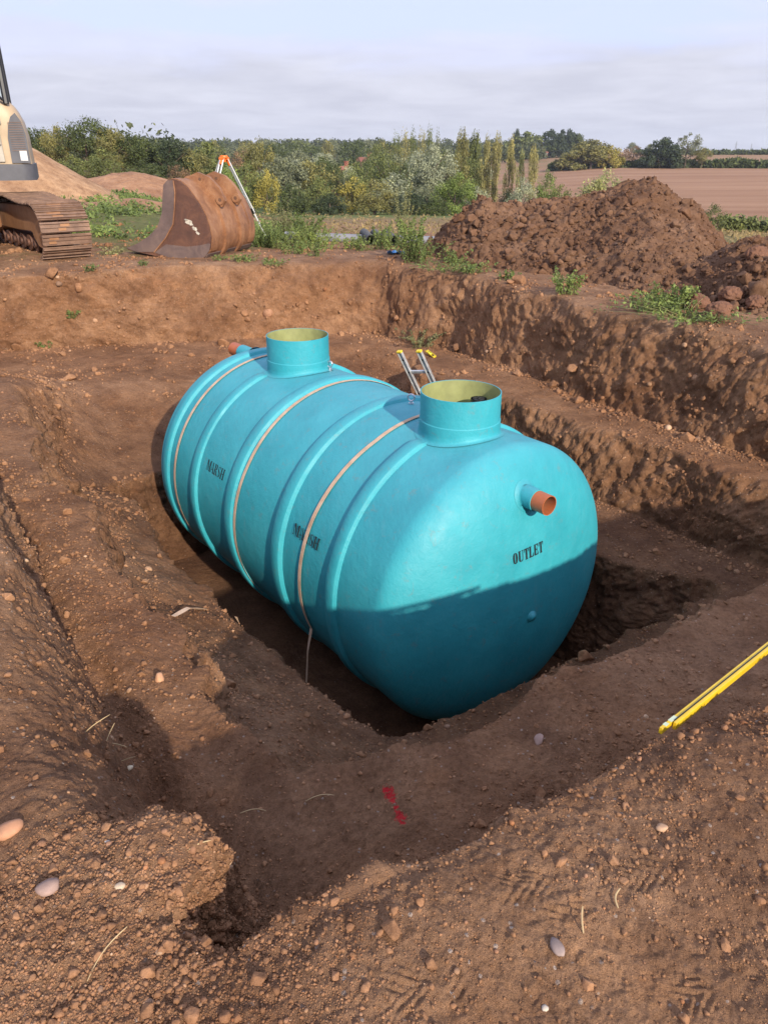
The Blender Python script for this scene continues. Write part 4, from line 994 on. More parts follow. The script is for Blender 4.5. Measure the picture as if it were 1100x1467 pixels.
    def rr(x0,x1,y0,y1,r):
        o=[]
        for cx,cy,a0 in((x1-r,y0+r,-90),(x1-r,y1-r,0),(x0+r,y1-r,90),(x0+r,y0+r,180)):
            for t in range(0,91,15): o.append((cx+r*math.cos(R_(a0+t)),cy+r*math.sin(R_(a0+t))))
        return o
    M_DG=mat_plain('dark_grey_paint',(.085,.085,.095),.55,0,6,.18); M_TAN=mat_plain('faded_yellow_tan_paint',(.42,.31,.19),.5,0,3,.16); M_PALE=mat_plain('dusty_pale_panel',(.42,.38,.31),.6,0,4,.2)
    b=MB(); b.prism(rr(-3.1,.0,0,2.5,.22),MU,1.20,1.45); b.build('body_skirt',M_DG,root,True,0,40)
    # rear corner tapers upward: stacked outline
    b=MB(); lv=[(1.452,.0),(1.9,-.01),(2.15,-.05),(2.32,-.12),(2.40,-.20),(2.42,-.32)]; v=[];f=[]; ol=None
    for z,i in lv:
        ol=rr(-3.08-i*.3,-.03+i,.03-i*.25,2.47+i*.3,.2); v+= [MU@Vector((x,y,z)) for x,y in ol]
    k=len(ol)
    for i in range(len(lv)-1):
        for j in range(k): f.append((i*k+j,i*k+(j+1)%k,(i+1)*k+(j+1)%k,(i+1)*k+j))
    f.append(tuple((len(lv)-1)*k+j for j in range(k))); b.add(v,f); bo=b.build('engine_cover',M_TAN,root,True,0,50)
    # curved dark grille strip at the corner with slats
    gm=MB(); out=[(-.34,1.47),(-.05,1.47),(-.05,1.9),(-.09,2.10),(-.16,2.22),(-.24,2.16),(-.30,2.02),(-.335,1.85)]
    MF=Matrix(((e.x,0,g.x,cor.x),(e.y,0,g.y,cor.y),(0,1,0,0),(0,0,0,1)))
    gm.prism(out,MF,.0,.028); go=gm.build('vent_grille',M_DG,bo)
    sl=MB()
    for z in np.arange(1.66,2.10,.035): sl.box((-.19,z,-.004),(.22,.008,.012),MF)
    sl.build('grille_slats',mat_plain('grille_rust_brown',(.20,.13,.10),.7),go)
    st=MB(); st.box((-.14,1.58,-.004),(.11,.15,.004),MF); st.build('data_plate',mat_plain('white_sticker',(.62,.62,.60),.6,0,40,.2),bo)
    dr=MB(); dr.box((-1.05,1.72,.012),(1.22,.48,.03),MF,.02); dr.build('side_door',M_PALE,bo)
    y=MB(); y.box((-.72,2.12,.012),(.22,.17,.03),MF); y.build('yellow_label',M_YEL,bo)
    hd=MB(); hd.tube([U(-.47,-.03,1.75),U(-.47,-.05,2.2)],.022,10); hd.tube([U(-.47,.03,2.2),U(-.47,-.05,2.2)],.022,10); hd.box(U(-.47,.0,2.12),(.12,.10,.13)); hd.build('door_latch',M_PALE,bo,True)
    # cab
    cb=empty('cab'); cb.parent=root
    fr_=MB()
    for a,b0,a2,b2 in((-.26,.05,-.27,.14),(-2.1,.1,-2.0,.16),(-.26,1.1,-.27,1.1),(-2.1,1.1,-2.0,1.1)):
        fr_.tube([U(a,b0,2.35),U(a2,b2,3.35)],.05,8)
    fr_.box((-1.3,.63,3.40),(1.65,1.15,.12),MU,.05); fr_.box((-1.3,.13,2.42),(1.7,.08,.10),MU); fr_.build('cab_frame',M_BLACK,cb,True)
    m,nt,bs=nm('cab_glass'); bs.inputs['Base Color'].default_value=(.35,.42,.42,1); bs.inputs['Roughness'].default_value=.08; bs.inputs['Alpha'].default_value=.6
    gl=MB(); gl.add([U(-.30,.10,2.45),U(-2.05,.12,2.45),U(-1.98,.16,3.33),U(-.32,.16,3.33)],[(0,1,2,3)]); gl.add([U(-.47,.15,2.45),U(-.47,1.05,2.45),U(-.63,1.05,3.33),U(-.63,.16,3.33)],[(0,1,2,3)]); gl.build('cab_window',m,cb)
    hr=MB(); hr.tube([U(-.30,-.02,2.40),U(-.42,-.06,2.52),U(-.8,-.06,2.62)],.022,8); hr.tube([U(-.36,-.02,2.36),U(-.8,-.05,2.50)],.018,8); hr.build('grab_rail',M_BLACK,cb,True)
    # boom, folded away to the left out of view
    bm_=MB(); bm_.prism([(-2.6,1.5),(-3.4,3.9),(-5.0,4.5),(-7.6,3.4),(-7.5,3.1),(-5.1,4.0),(-3.8,3.5),(-3.1,1.5)],MF,1.3,1.7); bm_.build('boom',M_TAN,root,False,.03)
excavator()
# ------------------------------------------------------------------ pipes stacked beyond the pit
def pipes():
    M_GP=mat_plain('grey_pipe_plastic',(.20,.20,.215),.5,0,3,.2)
    mid=Vector((-.35,17.6,0)); 
    for i,(dx,dy,dz,L,r,lb,m) in enumerate(((-.75,.35,0,2.3,.10,'long grey drainage pipe lying left of the black pipe ends',M_GP),(1.35,-.30,0,2.0,.09,'dark grey drainage pipe lying at the right end of the pipe row',M_GP),(.15,.55,.0,2.6,.08,'thin grey pipe lying at the back of the pipe row',M_GP))):
        x,y=mid.x+dx,mid.y+dy; z=gz(x,y)+r*.8
        d=Vector((.985,-.17,-.02)).normalized()
        b=MB(); M=Matrix.Translation((x,y,z)); n=24; v=[];f=[]
        for s_ in(-L/2,L/2):
            for rr2 in(r,r-.012):
                for k in range(n):
                    q=2*math.pi*k/n; v.append(Vector((x,y,z))+d*s_+Vector((-d.y,d.x,0))*rr2*math.cos(q)+Vector((0,0,1))*rr2*math.sin(q))
        for k in range(n):
            k2=(k+1)%n; f+=[(k,k2,2*n+k2,2*n+k),(n+k,3*n+k,3*n+k2,n+k2),(k,n+k,n+k2,k2),(2*n+k,2*n+k2,3*n+k2,3*n+k)]
        b.add(v,f); o=b.build('drainage_pipe',m,None,True,0,40); tag(o,lb,'pipe')
    for i,(dx,lb) in enumerate(((0,'black twin wall pipe end, left of three facing the pit'),(.24,'black twin wall pipe end, middle of three facing the pit'),(.50,'black twin wall pipe end, right of three facing the pit'))):
        x,y=-.28+dx,16.9-dx*.1; r=.105; z=gz(x,y)+r; d=Vector((-.12,.99,0)); n=24; v=[];f=[]; prof=[]
        for j in range(30): prof+= [(j*.05,r-.0),(j*.05+.025,r-.0),(j*.05+.027,r-.012),(j*.05+.048,r-.012)]
        inn=[(1.5,r-.02),(0,r-.02)]
        P_=prof+inn
        for k in range(n):
            q=2*math.pi*k/n
            for s_,rr2 in P_: v.append(Vector((x,y,z))+d*s_+Vector((d.y,-d.x,0))*rr2*math.cos(q)+Vector((0,0,1))*rr2*math.sin(q))
        kk=len(P_)
        for k in range(n):
            for j in range(kk): f.append((k*kk+j,((k+1)%n)*kk+j,((k+1)%n)*kk+(j+1)%kk,k*kk+(j+1)%kk))
        b=MB(); b.add(v,f); tag(b.build('twin_wall_pipe',M_BLACK,None,True,0,30),lb,'pipe')
    # scrap of blue sheeting
    x,y=gp(567,365,0); v=[];f=[]
    for i in range(7):
        for j in range(5): v.append((i*.05-.15,j*.035-.07,.03+.03*math.sin(i*1.9+j)+.02*math.cos(j*2.3)))
    for i in range(6):
        for j in range(4): f.append((i*5+j,i*5+j+1,(i+1)*5+j+1,(i+1)*5+j))
    o=mk('plastic_sheet',v,f,mat_plain('blue_sheeting',(.10,.30,.62),.4),None,True); o.location=(x,y,gz(x,y)); tag(o,'crumpled scrap of bright blue plastic sheeting on the far bank','plastic scrap')
pipes()
# ------------------------------------------------------------------ trees, hedges, weeds
def mat_leaf(name,c,var=.35,hue=(1.0,1.0,1.0)):
    m,nt,b=nm(name); P=geop(nt); g=nt.nodes.new('ShaderNodeNewGeometry'); oi=nt.nodes.new('ShaderNodeObjectInfo')
    f=noise(nt,P,.45,5,.75)
    cc=ramp(nt,f,[(.34,scl(c,1-var*1.25)),(.5,c),(.66,tuple(a*(1+var)*h for a,h in zip(c,(1.12,1.05,.9))))])
    k=ramp(nt,g.outputs['Random Per Island'],[(0,(.70,.72,.7)),(.5,(1,1,1)),(1,(1.35,1.30,1.2))])
    cc=mixc(nt,1.,cc,k,'MULTIPLY')
    lk(nt,cc,b.inputs['Base Color']); b.inputs['Roughness'].default_value=.6; b.inputs['Specular IOR Level'].default_value=.25
    tr=nt.nodes.new('ShaderNodeBsdfTranslucent'); lk(nt,cc,tr.inputs[0]); mx=nt.nodes.new('ShaderNodeMixShader'); mx.inputs[0].default_value=.25
    out=nt.nodes['Material Output']; lk(nt,b.outputs[0],mx.inputs[1]); lk(nt,tr.outputs[0],mx.inputs[2]); lk(nt,mx.outputs[0],out.inputs[0]); return m
M_BARK=mat_plain('bark',(.12,.085,.06),.9,0,6,.3)
LC=dict(dark=(.075,.095,.032),mid=(.13,.15,.05),olive=(.18,.17,.06),yellow=(.29,.25,.06),bright=(.16,.21,.055),silver=(.27,.29,.19),pale=(.30,.31,.13),deep=(.045,.062,.030),brown=(.21,.135,.075),golden=(.27,.25,.10),grey=(.17,.185,.11))
LC={k:tuple(a*1.15 for a in v) for k,v in LC.items()}
LM={k:mat_leaf('leaf_'+k,v) for k,v in LC.items()}
def leaf_quads(C,Nv,S,asp=1.5):
    """quads at centres C facing roughly Nv with half size S"""
    n=len(C); nn=Nv+rng.normal(size=(n,3))*.75; nn/=np.linalg.norm(nn,axis=1,keepdims=True)+1e-9
    r=rng.normal(size=(n,3)); t=np.cross(nn,r); t/=np.linalg.norm(t,axis=1,keepdims=True)+1e-9; b=np.cross(nn,t)
    s=S[:,None]; q=np.stack([C-t*s*asp,C-b*s*.75,C+t*s*asp,C+b*s*.75],1)
    return q.reshape(-1,3)
def crown_pts(kind,nl,seed):
    r=np.random.default_rng(seed); K={'round':46,'bush':40,'poplar':40,'conifer':44,'airy':30}[kind]
    cs=[];rs=[]
    for i in range(K):
        u=r.normal(size=3); u/=np.linalg.norm(u); rad=r.random()**.33
        if kind=='round': c=np.array([u[0]*.42*rad,u[1]*.42*rad,.60+u[2]*.34*rad]); rc=.085+.075*r.random()
        elif kind=='airy': c=np.array([u[0]*.40*rad,u[1]*.40*rad,.62+u[2]*.34*rad]); rc=.05+.07*r.random()
        elif kind=='bush': c=np.array([u[0]*.45*rad,u[1]*.45*rad,.10+abs(u[2])*.76*rad]); rc=.09+.08*r.random()
        elif kind=='poplar':
            h=.10+.86*r.random(); w=.34*math.sin(math.pi*min(1,(1.04-h)*1.05))**.6; c=np.array([u[0]*w*rad,u[1]*w*rad,h]); rc=.06+.07*r.random()
        else:
            h=.04+.92*r.random()**1.2; w=.46*(1-h)**.8; c=np.array([u[0]*w*rad,u[1]*w*rad,h]); rc=.05+.09*(1-h)
        cs.append(c);rs.append(rc)
    cs=np.array(cs);rs=np.array(rs)
    k=r.integers(0,K,nl); u=r.normal(size=(nl,3)); u/=np.linalg.norm(u,axis=1,keepdims=True); rad=r.random(nl)**.4*(1+.12*np.clip(r.normal(size=nl),-2,2))
    d=u*rs[k][:,None]*rad[:,None]
    if kind=='poplar': d[:,2]*=2.0
    C=cs[k]+d; nv=u+.5*(C-np.array([0,0,.5])); nv[:,2]+=.15
    C[:,2]=np.maximum(C[:,2],.0)
    return C,nv
PROTO_T={}
def tree_proto(kind,nl,ls,i):
    key=(kind,nl,i)
    if key in PROTO_T: return PROTO_T[key]
    C,nv=crown_pts(kind,nl,i*7+len(kind)*31)
    q=leaf_quads(C,nv,ls*(.6+.8*rng.random(len(C)))); F=np.arange(len(q)).reshape(-1,4)
    me=mk('crown',q,F,LM['mid']); md=me.data; bpy.data.objects.remove(me)
    t=MB(); top={'round':.72,'airy':.8,'bush':.45,'poplar':.9,'conifer':.92}[kind]
    t.tube([(0,0,-.04),(.005,0,.12),(-.008,.006,.35),(.004,-.004,top)],[.030,.024,.017,.004],8)
    for j in range(9):
        a=j*2.4+i; h=.14+.06*j if kind!='bush' else .03+.03*j; L=(.30 if kind in('round','airy','bush') else .12)
        t.tube([(0,0,h),(math.cos(a)*L*.5,math.sin(a)*L*.5,h+.10),(math.cos(a)*L,math.sin(a)*L,h+.24)],[.011,.007,.002],6)
    to=t.build('trunk',M_BARK); td=to.data; bpy.data.objects.remove(to)
    PROTO_T[key]=(md,td); return PROTO_T[key]
NT=[0]
def site(u,D):
    A_=(u-550)/1080./1.11; y=D/math.sqrt(1+A_*A_); return A_*y,y
def tree(u,vtop,wpx,D,kind,colr,label,cat='tree',name='broadleaf_tree',nl=4200,group=None,ls=.0145,deep=None):
    x,y=site(u,D); g=float(far_height(np.array([x]),np.array([y]))[0])
    b=-(vtop-733.5)/1080.;th=R_(25.5)
    dy=math.cos(th)+b*math.sin(th); dz=-math.sin(th)+b*math.cos(th); ztop=1.6+dz/dy*y
    H=max(1.2,ztop-g)*1.14; Wd=wpx/1080.*y/dy; NT[0]+=1
    root=empty(name,(x,y,g),rnd.uniform(0,6.28)); md,td=tree_proto(kind,nl,ls,NT[0]%3)
    wn={'round':.92,'airy':.9,'bush':1.0,'poplar':.72,'conifer':.9}[kind]; sc_=(Wd/wn,(deep or Wd)/wn,H)
    for nme,d in(('crown',md),('trunk',td)):
        o=bpy.data.objects.new(nme,d); col.objects.link(o); o.parent=root; o.scale=sc_
        if nme=='crown': o.material_slots[0].link='OBJECT'; o.material_slots[0].material=LM[colr]
    tag(root,label,cat,group); return root
T=tree
# left belt
T(20,205,60,95,'round','dark','dark tree mostly hidden behind the excavator body')
T(55,192,57,95,'round','dark','dark green tree rising just right of the excavator body above the sand heap')
T(85,187,50,90,'round','olive','lighter olive tree over the slope of the sand heap')
T(124,179,86,88,'round','dark','tallest broad dark green tree of the left belt',nl=6500,ls=.0115)
T(160,192,52,86,'round','olive','slim tree with yellowing top right of the tallest left tree')
T(150,212,60,80,'bush','mid','mid green bush under the tall trees of the left belt','bush','bush')
T(196,200,72,86,'round','dark','dark round tree in the middle of the left belt',nl=5200,ls=.013)
T(238,205,79,88,'round','deep','darkest round tree near the right end of the left belt',nl=5200,ls=.013)
T(270,218,60,90,'round','olive','olive tree between the darkest tree and the tripod')
T(255,235,50,78,'bush','brown','low rusty brown bush at the foot of the left belt','bush','bush')
T(205,230,70,80,'bush','dark','dark low bush at the foot of the left belt','bush','bush')
T(300,211,60,100,'round','mid','mid green tree directly behind the tripod head',nl=4600)
T(325,228,56,92,'bush','bright','fresh green bush seen between the tripod legs','bush','bush')
T(105,222,60,78,'bush','mid','bush between sand heap and left belt','bush','bush')
# middle belt, front row
T(352,233,60,98,'bush','mid','rounded bush right of the tripod','bush','bush',4600)
T(374,214,56,118,'round','olive','olive tree with pale top above the bucket',nl=4600)
T(378,243,44,96,'bush','yellow','small yellow green bush right of the tripod leg','bush','bush')
T(404,232,70,108,'round','grey','grey green tree right of the olive tree',nl=4600)
T(408,262,62,100,'bush','dark','dark olive bush in front row above the shrubby weeds','bush','bush',4600)
T(447,238,76,112,'round','olive','wide olive tree left of the red roofed house',nl=3600)
T(452,254,60,102,'bush','mid','round bush in the front row left of the yellow bush','bush','bush',4600)
T(470,275,60,100,'bush','deep','low dark bush at the hedge foot','bush','bush')
T(503,253,54,103,'bush','yellow','bright yellow bush in the hedge below the houses','bush','bush',3600)
T(536,258,86,102,'bush','olive','large dense round bush in the middle of the hedge','bush','bush',7000,ls=.0125)
T(562,246,70,112,'bush','silver','silvery bush behind the large round bush','bush','bush',4600)
T(590,272,60,100,'bush','deep','dark bush filling the hedge right of the large round one','bush','bush',4600)
T(620,216,72,116,'round','silver','silver leaved willow standing in the hedge',nl=7000,ls=.0125)
T(612,262,70,106,'bush','grey','grey green bush under the silver willow','bush','bush',4600)
T(654,248,74,99,'bush','bright','bright green round bush at the right end of the hedge','bush','bush',7000,ls=.0125)
T(625,285,60,97,'bush','dark','low dark bush beside the bright green one','bush','bush')
T(690,265,44,102,'bush','silver','small silver bush behind the left shoulder of the spoil heap','bush','bush')
T(752,254,46,100,'bush','silver','silvery willow bush rising over the middle of the spoil heap','bush','bush',3600)
T(789,246,40,103,'bush','bright','green pointed bush over the middle of the spoil heap','bush','bush',4600)
T(812,262,44,100,'bush','mid','mid green bush next to the pale bush over the heap','bush','bush')
T(868,243,80,100,'bush','pale','wide pale yellow green bush over the spoil heap peak','bush','bush',4600,ls=.017)
T(728,275,50,104,'bush','deep','dark bush at the foot of the golden poplars','bush','bush')
# poplar row
for i,(u,v,w,c) in enumerate(((568,209,20,'mid'),(580,206,19,'golden'),(592,203,19,'mid'),(604,205,19,'golden'),(615,202,18,'mid'),(627,206,18,'grey'))):
    T(u,v,w,175,'poplar',c,'one of the tight row of slim poplars behind the silver willow','tree','poplar',1600,'slim poplars in a tight row')
T(662,206,26,150,'poplar','olive','tall olive poplar at the left of the right hand poplar group',name='poplar')
T(680,209,24,150,'poplar','mid','green poplar second in the right hand poplar group',name='poplar')
T(697,214,22,140,'poplar','golden','golden poplar in the middle of the right hand group',name='poplar')
T(712,211,20,140,'poplar','golden','golden poplar with bare foot against the ploughed field',name='poplar')
T(732,216,20,135,'poplar','golden','golden poplar near the right end of the poplar group',name='poplar')
T(748,228,15,132,'poplar','pale','small pale poplar left of the last one',name='poplar')
T(765,227,19,130,'poplar','golden','last golden poplar at right standing in front of the field',name='poplar')
T(640,222,60,170,'round','mid','round tree behind the silver willow and poplars')
T(690,236,50,150,'bush','olive','olive undergrowth among the poplars','bush','bush')
# round the houses
T(510,216,25,215,'conifer','deep','dark conifer standing between the two red roofed houses','tree','conifer',2600)
T(545,212,40,230,'round','mid','tree right of the far red roofed house')
T(465,224,50,225,'round','silver','pale tree left of the near red roof')
T(425,222,50,200,'round','grey','grey tree at the left of the house trees')
T(395,210,50,330,'round','dark','tree in the far row above the olive trees')
T(345,222,44,160,'round','brown','brownish tree behind the tripod and bucket')
vs=[]
for i in range(34):
    u=330+i*11+rnd.uniform(-5,5); v=rnd.uniform(226,246); T(u,v,rnd.uniform(30,54),rnd.uniform(125,200),'round',rnd.choice(['mid','grey','olive','dark','silver']),'tree in the dense mixed wood filling the valley behind the hedge','tree','broadleaf_tree',2200,'mixed trees filling the valley',.018)
for i in range(20):
    u=300+i*15+rnd.uniform(-6,6); T(u,rnd.uniform(203,213),rnd.uniform(22,44),rnd.uniform(330,430),'round',rnd.choice(['grey','dark','mid','olive']),'distant tree on the skyline beyond the valley wood','tree','broadleaf_tree',1300,'skyline trees beyond the valley',.022)
# knoll with tall trees
for u,v,w,k,c,lb in ((700,206,40,'round','olive','leftmost round tree of the wood on the far hill'),(722,203,40,'round','mid','second round tree of the wood on the far hill'),(738,188,16,'round','deep','pointed tree at the top of the far hill wood'),(757,189,42,'round','mid','broad tree left of the far hill house'),(757,204,56,'bush','dark','dark undergrowth left of the far hill house'),(786,188,24,'round','deep','dark cypress right of the far hill house'),(800,186,22,'round','deep','tallest dark cypress of the far hill wood'),(813,187,24,'round','deep','third dark cypress of the far hill wood'),(826,194,24,'round','dark','dark tree at the right end of the far hill wood'),(845,206,40,'round','olive','low tree trailing off right of the far hill wood')):
    T(u,v-1,w*1.45,575,'bush',c,lb,nl=6000,ls=.024)
# clump in the ploughed fields
T(822,212,52,345,'bush','olive','leftmost rounded tree of the clump between the ploughed fields',nl=6000,ls=.018)
T(848,204,56,348,'round','olive','second broad tree of the clump between the ploughed fields',nl=6000,ls=.018)
T(877,207,40,350,'bush','yellow','yellowish tree of the clump between the ploughed fields',nl=5000,ls=.018)
T(908,212,44,352,'airy','brown','thin brown tree gap filler of the clump between the ploughed fields',nl=1500)
T(948,199,60,345,'bush','deep','large blackish evergreen of the field clump',nl=6000,ls=.018)
T(984,195,44,350,'airy','grey','tall airy tree right of the blackish evergreen',nl=1900)
T(962,222,60,350,'bush','dark','dark bush under the airy tree and evergreen','bush','bush')
T(1008,214,26,350,'round','olive','small olive tree ending the field clump on the right')
T(905,206,16,560,'round','grey','tiny far tree seen above the brown tree'); T(932,208,16,560,'round','mid','tiny far tree left of the blackish evergreen')
T(1036,293,48,96,'bush','mid','green bush below the ploughed field right of the heap','bush','bush'); T(1012,300,30,95,'bush','bright','small fresh green bush hugging the right slope of the heap','bush','bush')
def hedge(A0,A1,D0_,D1_,h,label,colr,w=2.2,nl=5000,ls=.30):
    q=[];N_=[]
    t=rng.random(nl); A_=A0+(A1-A0)*t; D=D0_+(D1_-D0_)*t; x=np.sin(np.arctan(A_))*D; y=np.cos(np.arctan(A_))*D; g=far_height(x,y)
    hh=h*(.75+.35*vnoise(t*60,t*0,t*0,301)+.2*vnoise(t*230,t*0,t*0,302)); z=g+hh*rng.random(nl)**.6
    C=np.stack([x+rng.normal(size=nl)*w*.2,y+(rng.random(nl)-.5)*w,z],-1); nv=np.tile(np.array([[0,-.6,.5]]),(nl,1))
    qd=leaf_quads(C,nv,ls*(.5+rng.random(nl))); o=mk('hedge',qd,np.arange(len(qd)).reshape(-1,4),LM[colr]); tag(o,label,'hedge')
hedge(.20,.62,352,352,3.0,'long dark hedge crossing between the two ploughed fields','dark',3,9000,.8)
hedge(.42,.62,99,101,1.6,'low green hedge under the ploughed field at the right border','mid',1.6,5000,.16)
hedge(.30,.62,590,600,3.0,'thin dark hedge along the far skyline on the right','dark',4,4000,1.0)
# far woods that read as one mass
def far_wood():
    C=[];NV=[];S=[]
    for (a0,a1,d0,d1,h0,h1,n) in ((-.46,.14,620,950,9,15,330),(-.46,-.05,420,620,7,11,90),(-.50,-.22,130,300,5,9,60),(-.02,.19,480,620,7,12,60)):
        for i in range(n):
            A_=rng.uniform(a0,a1); D=rng.uniform(d0,d1); x=math.sin(math.atan(A_))*D;y=math.cos(math.atan(A_))*D; g=float(far_height(np.array([x]),np.array([y]))[0]); h=rng.uniform(h0,h1); w=h*rng.uniform(.5,.9)
            m=150; u=rng.normal(size=(m,3)); u/=np.linalg.norm(u,axis=1,keepdims=True); r=rng.random(m)**.35
            C.append(np.stack([x+u[:,0]*w*r*.6,y+u[:,1]*w*r*.6,g+h*.52+u[:,2]*h*.48*r],-1)); NV.append(u); S.append(np.full(m,D*.00115+.12))
    C=np.concatenate(C);NV=np.concatenate(NV);S=np.concatenate(S)*(.6+.8*rng.random(len(C)))
    q=leaf_quads(C,NV,S); o=mk('far_woods',q,np.arange(len(q)).reshape(-1,4),mat_leaf('leaf_far',(.085,.10,.045))); tag(o,'distant woods along the horizon beyond the valley','woods',kind='stuff')
far_wood()
# ------------------------------------------------------------------ houses and masts
M_BRICK=mat_plain('red_brick',(.30,.10,.065),.85,0,4,.2); M_ROOF=mat_plain('clay_roof_tiles',(.25,.095,.065),.85,0,3,.2); M_WIN=mat_plain('dark_window_glass',(.03,.035,.04),.2); M_FRM=mat_plain('white_window_frame',(.7,.7,.68),.6)
def house(u,D,base_up,Wd,Dp,Hw,Hr,rz,label):
    x,y=site(u,D); g=float(far_height(np.array([x]),np.array([y]))[0])+base_up
    root=empty('brick_house',(x,y,g),rz); tag(root,label,'house')
    b=MB(); b.prism([(-Dp/2,-base_up-1),(Dp/2,-base_up-1),(Dp/2,Hw),(0,Hw+Hr),(-Dp/2,Hw)],Matrix(((0,0,1,0),(1,0,0,0),(0,1,0,0),(0,0,0,1))),-Wd/2,Wd/2); wl=b.build('wall',M_BRICK,root)
    r=MB()
    for s in(-1,1):
        ov=.35; r.add([(-Wd/2-ov,s*(Dp/2+ov),Hw-ov*Hr/(Dp/2)+.02),(Wd/2+ov,s*(Dp/2+ov),Hw-ov*Hr/(Dp/2)+.02),(Wd/2+ov,0,Hw+Hr+.02),(-Wd/2-ov,0,Hw+Hr+.02),(-Wd/2-ov,s*(Dp/2+ov),Hw-ov*Hr/(Dp/2)+.22),(Wd/2+ov,s*(Dp/2+ov),Hw-ov*Hr/(Dp/2)+.22),(Wd/2+ov,0,Hw+Hr+.24),(-Wd/2-ov,0,Hw+Hr+.24)],[(0,1,2,3),(4,7,6,5),(0,4,5,1),(1,5,6,2),(3,2,6,7),(0,3,7,4)])
    ro=r.build('roof',M_ROOF,root); c=MB(); c.box((Wd*.3,0,Hw+Hr+.4),(.9,.7,1.6)); c.box((Wd*.3,0,Hw+Hr+1.25),(1.05,.85,.15)); c.build('chimney',M_BRICK,ro)
    for i in range(3):
        for zz in(Hw*.25,Hw*.72):
            xx=(-1+i)*Wd*.3; w=MB(); w.box((xx,-Dp/2-.03,zz),(1.3,.08,1.3)); wo=w.build('window',M_FRM,wl); p=MB(); p.box((xx-.3,-Dp/2-.08,zz),(.5,.03,1.1)); p.box((xx+.3,-Dp/2-.08,zz),(.5,.03,1.1)); p.build('pane',M_WIN,wo)
house(491,205,-.2,4.6,4.6,4.2,2.3,R_(55),'near small brick house showing its red gable left of the dark conifer')
house(523,240,2.0,5.2,4.8,3.6,2.3,R_(-38),'farther brick house with red roof right of the dark conifer')
house(778,566,-.2,4.6,4.2,4.0,2.4,R_(35),'tiny orange brick house among the trees of the far hill')
M_MAST=mat_plain('mast_steel',(.30,.31,.33),.6,.3)
def pylon(u,D,vtop,label):
    x,y=site(u,D); g=float(far_height(np.array([x]),np.array([y]))[0]); b_=-(vtop-733.5)/1080.;th=R_(25.5); zt=1.6+(-math.sin(th)+b_*math.cos(th))/(math.cos(th)+b_*math.sin(th))*y; H=zt-g
    p=MB(); hw=H*.09
    for sx in(-1,1):
        for sy in(-1,1): p.tube([(sx*hw,sy*hw,0),(sx*hw*.25,sy*hw*.25,H*.65),(0,0,H)],.16,5)
    for i in range(8):
        z0=H*.1*i; z1=H*.1*(i+1); w0=hw*(1-.75*i*.1/.65) if i<6.5 else hw*.2; w1=w0*.9
        for s in(-1,1): p.tube([(-w0*s,-w0,z0),(w1*s,-w1,z1)],.09,4); p.tube([(-w0,-w0*s,z0),(-w1,w1*s,z1)],.09,4)
    for zz,L in((.68,.22),(.80,.17),(.90,.12)): p.tube([(-H*L,0,H*zz),(H*L,0,H*zz)],.14,5)
    o=p.build('pylon',M_MAST); o.location=(x,y,g); tag(o,label,'pylon')
pylon(1053,1500,202,'left of the two faint pylons on the right skyline'); pylon(1075,1650,205,'right of the two faint pylons on the right skyline')
# ------------------------------------------------------------------ sand heap and low bank on the left
def heap(name,cx,cy,r0,r1,h,label,cat,matc,seed,el=1.,rz=0,rough=.05):
    n=170; g=np.linspace(-1.15,1.15,n); X,Y=np.meshgrid(g,g); L=(r1); x=X*L*el; y=Y*L; d=np.hypot(X,Y)*L*(1+.08*vnoise(X*2,Y*2,X*0,seed))
    hh=h*np.clip((L-d)/(L-r0),-.2,1); hh=hh-.25*np.maximum(0,hh/h-.85)*h; c,s=math.cos(rz),math.sin(rz); wx=cx+x*c-y*s; wy=cy+x*s+y*c
    z=far_height(wx,wy)-.06+np.maximum(hh,-.15)+rough*fbm(wx,wy,x*0,1.5,4,seed)+rough*.5*fbm(wx,wy,x*0,7,3,seed+1)+clods(wx,wy,z0_(wx),3.,seed+3,.25,.15,.5)*rough*3
    I=np.arange(n*n).reshape(n,n); F=np.stack([I[:-1,:-1],I[:-1,1:],I[1:,1:],I[1:,:-1]],-1); k=(hh>-.1*h); kp=k[:-1,:-1]|k[1:,1:]
    o=mk(name,np.stack([wx,wy,z],-1).reshape(-1,3),F[kp],matc,None,True); tag(o,label,cat)
def z0_(a): return np.zeros_like(a)
m,nt,b=nm('dry_sandy_soil'); P=geop(nt); c=mixc(nt,1.,soil_color(nt,P),(1.30,1.50,1.62),'MULTIPLY'); lk(nt,c,b.inputs['Base Color']); b.inputs['Roughness'].default_value=.95; b.inputs['Specular IOR Level'].default_value=.15; lk(nt,bump(nt,noise(nt,P,9,6,.7),.5,.03),b.inputs['Normal'])
heap('sand_heap',-14.5,29.5,.7,4.6,2.6,'smooth pale conical heap of sandy soil behind the excavator','soil heap',m,401,1.,0,.05)
m2,nt,b=nm('bank_soil'); P=geop(nt); c=soil_color(nt,P); lk(nt,c,b.inputs['Base Color']); b.inputs['Roughness'].default_value=.95; lk(nt,bump(nt,noise(nt,P,9,6,.7),.5,.03),b.inputs['Normal'])
heap('soil_bank',-10.2,37,.6,3.2,.95,'low bare soil bank between the sand heap and the hedge','soil bank',m2,431,1.9,.1,.06)
heap('soil_bank',-6.9,24.5,.3,1.5,.30,'low soil ridge in the grass behind the rusty bucket','soil bank',m2,441,2.2,-.1,.04)
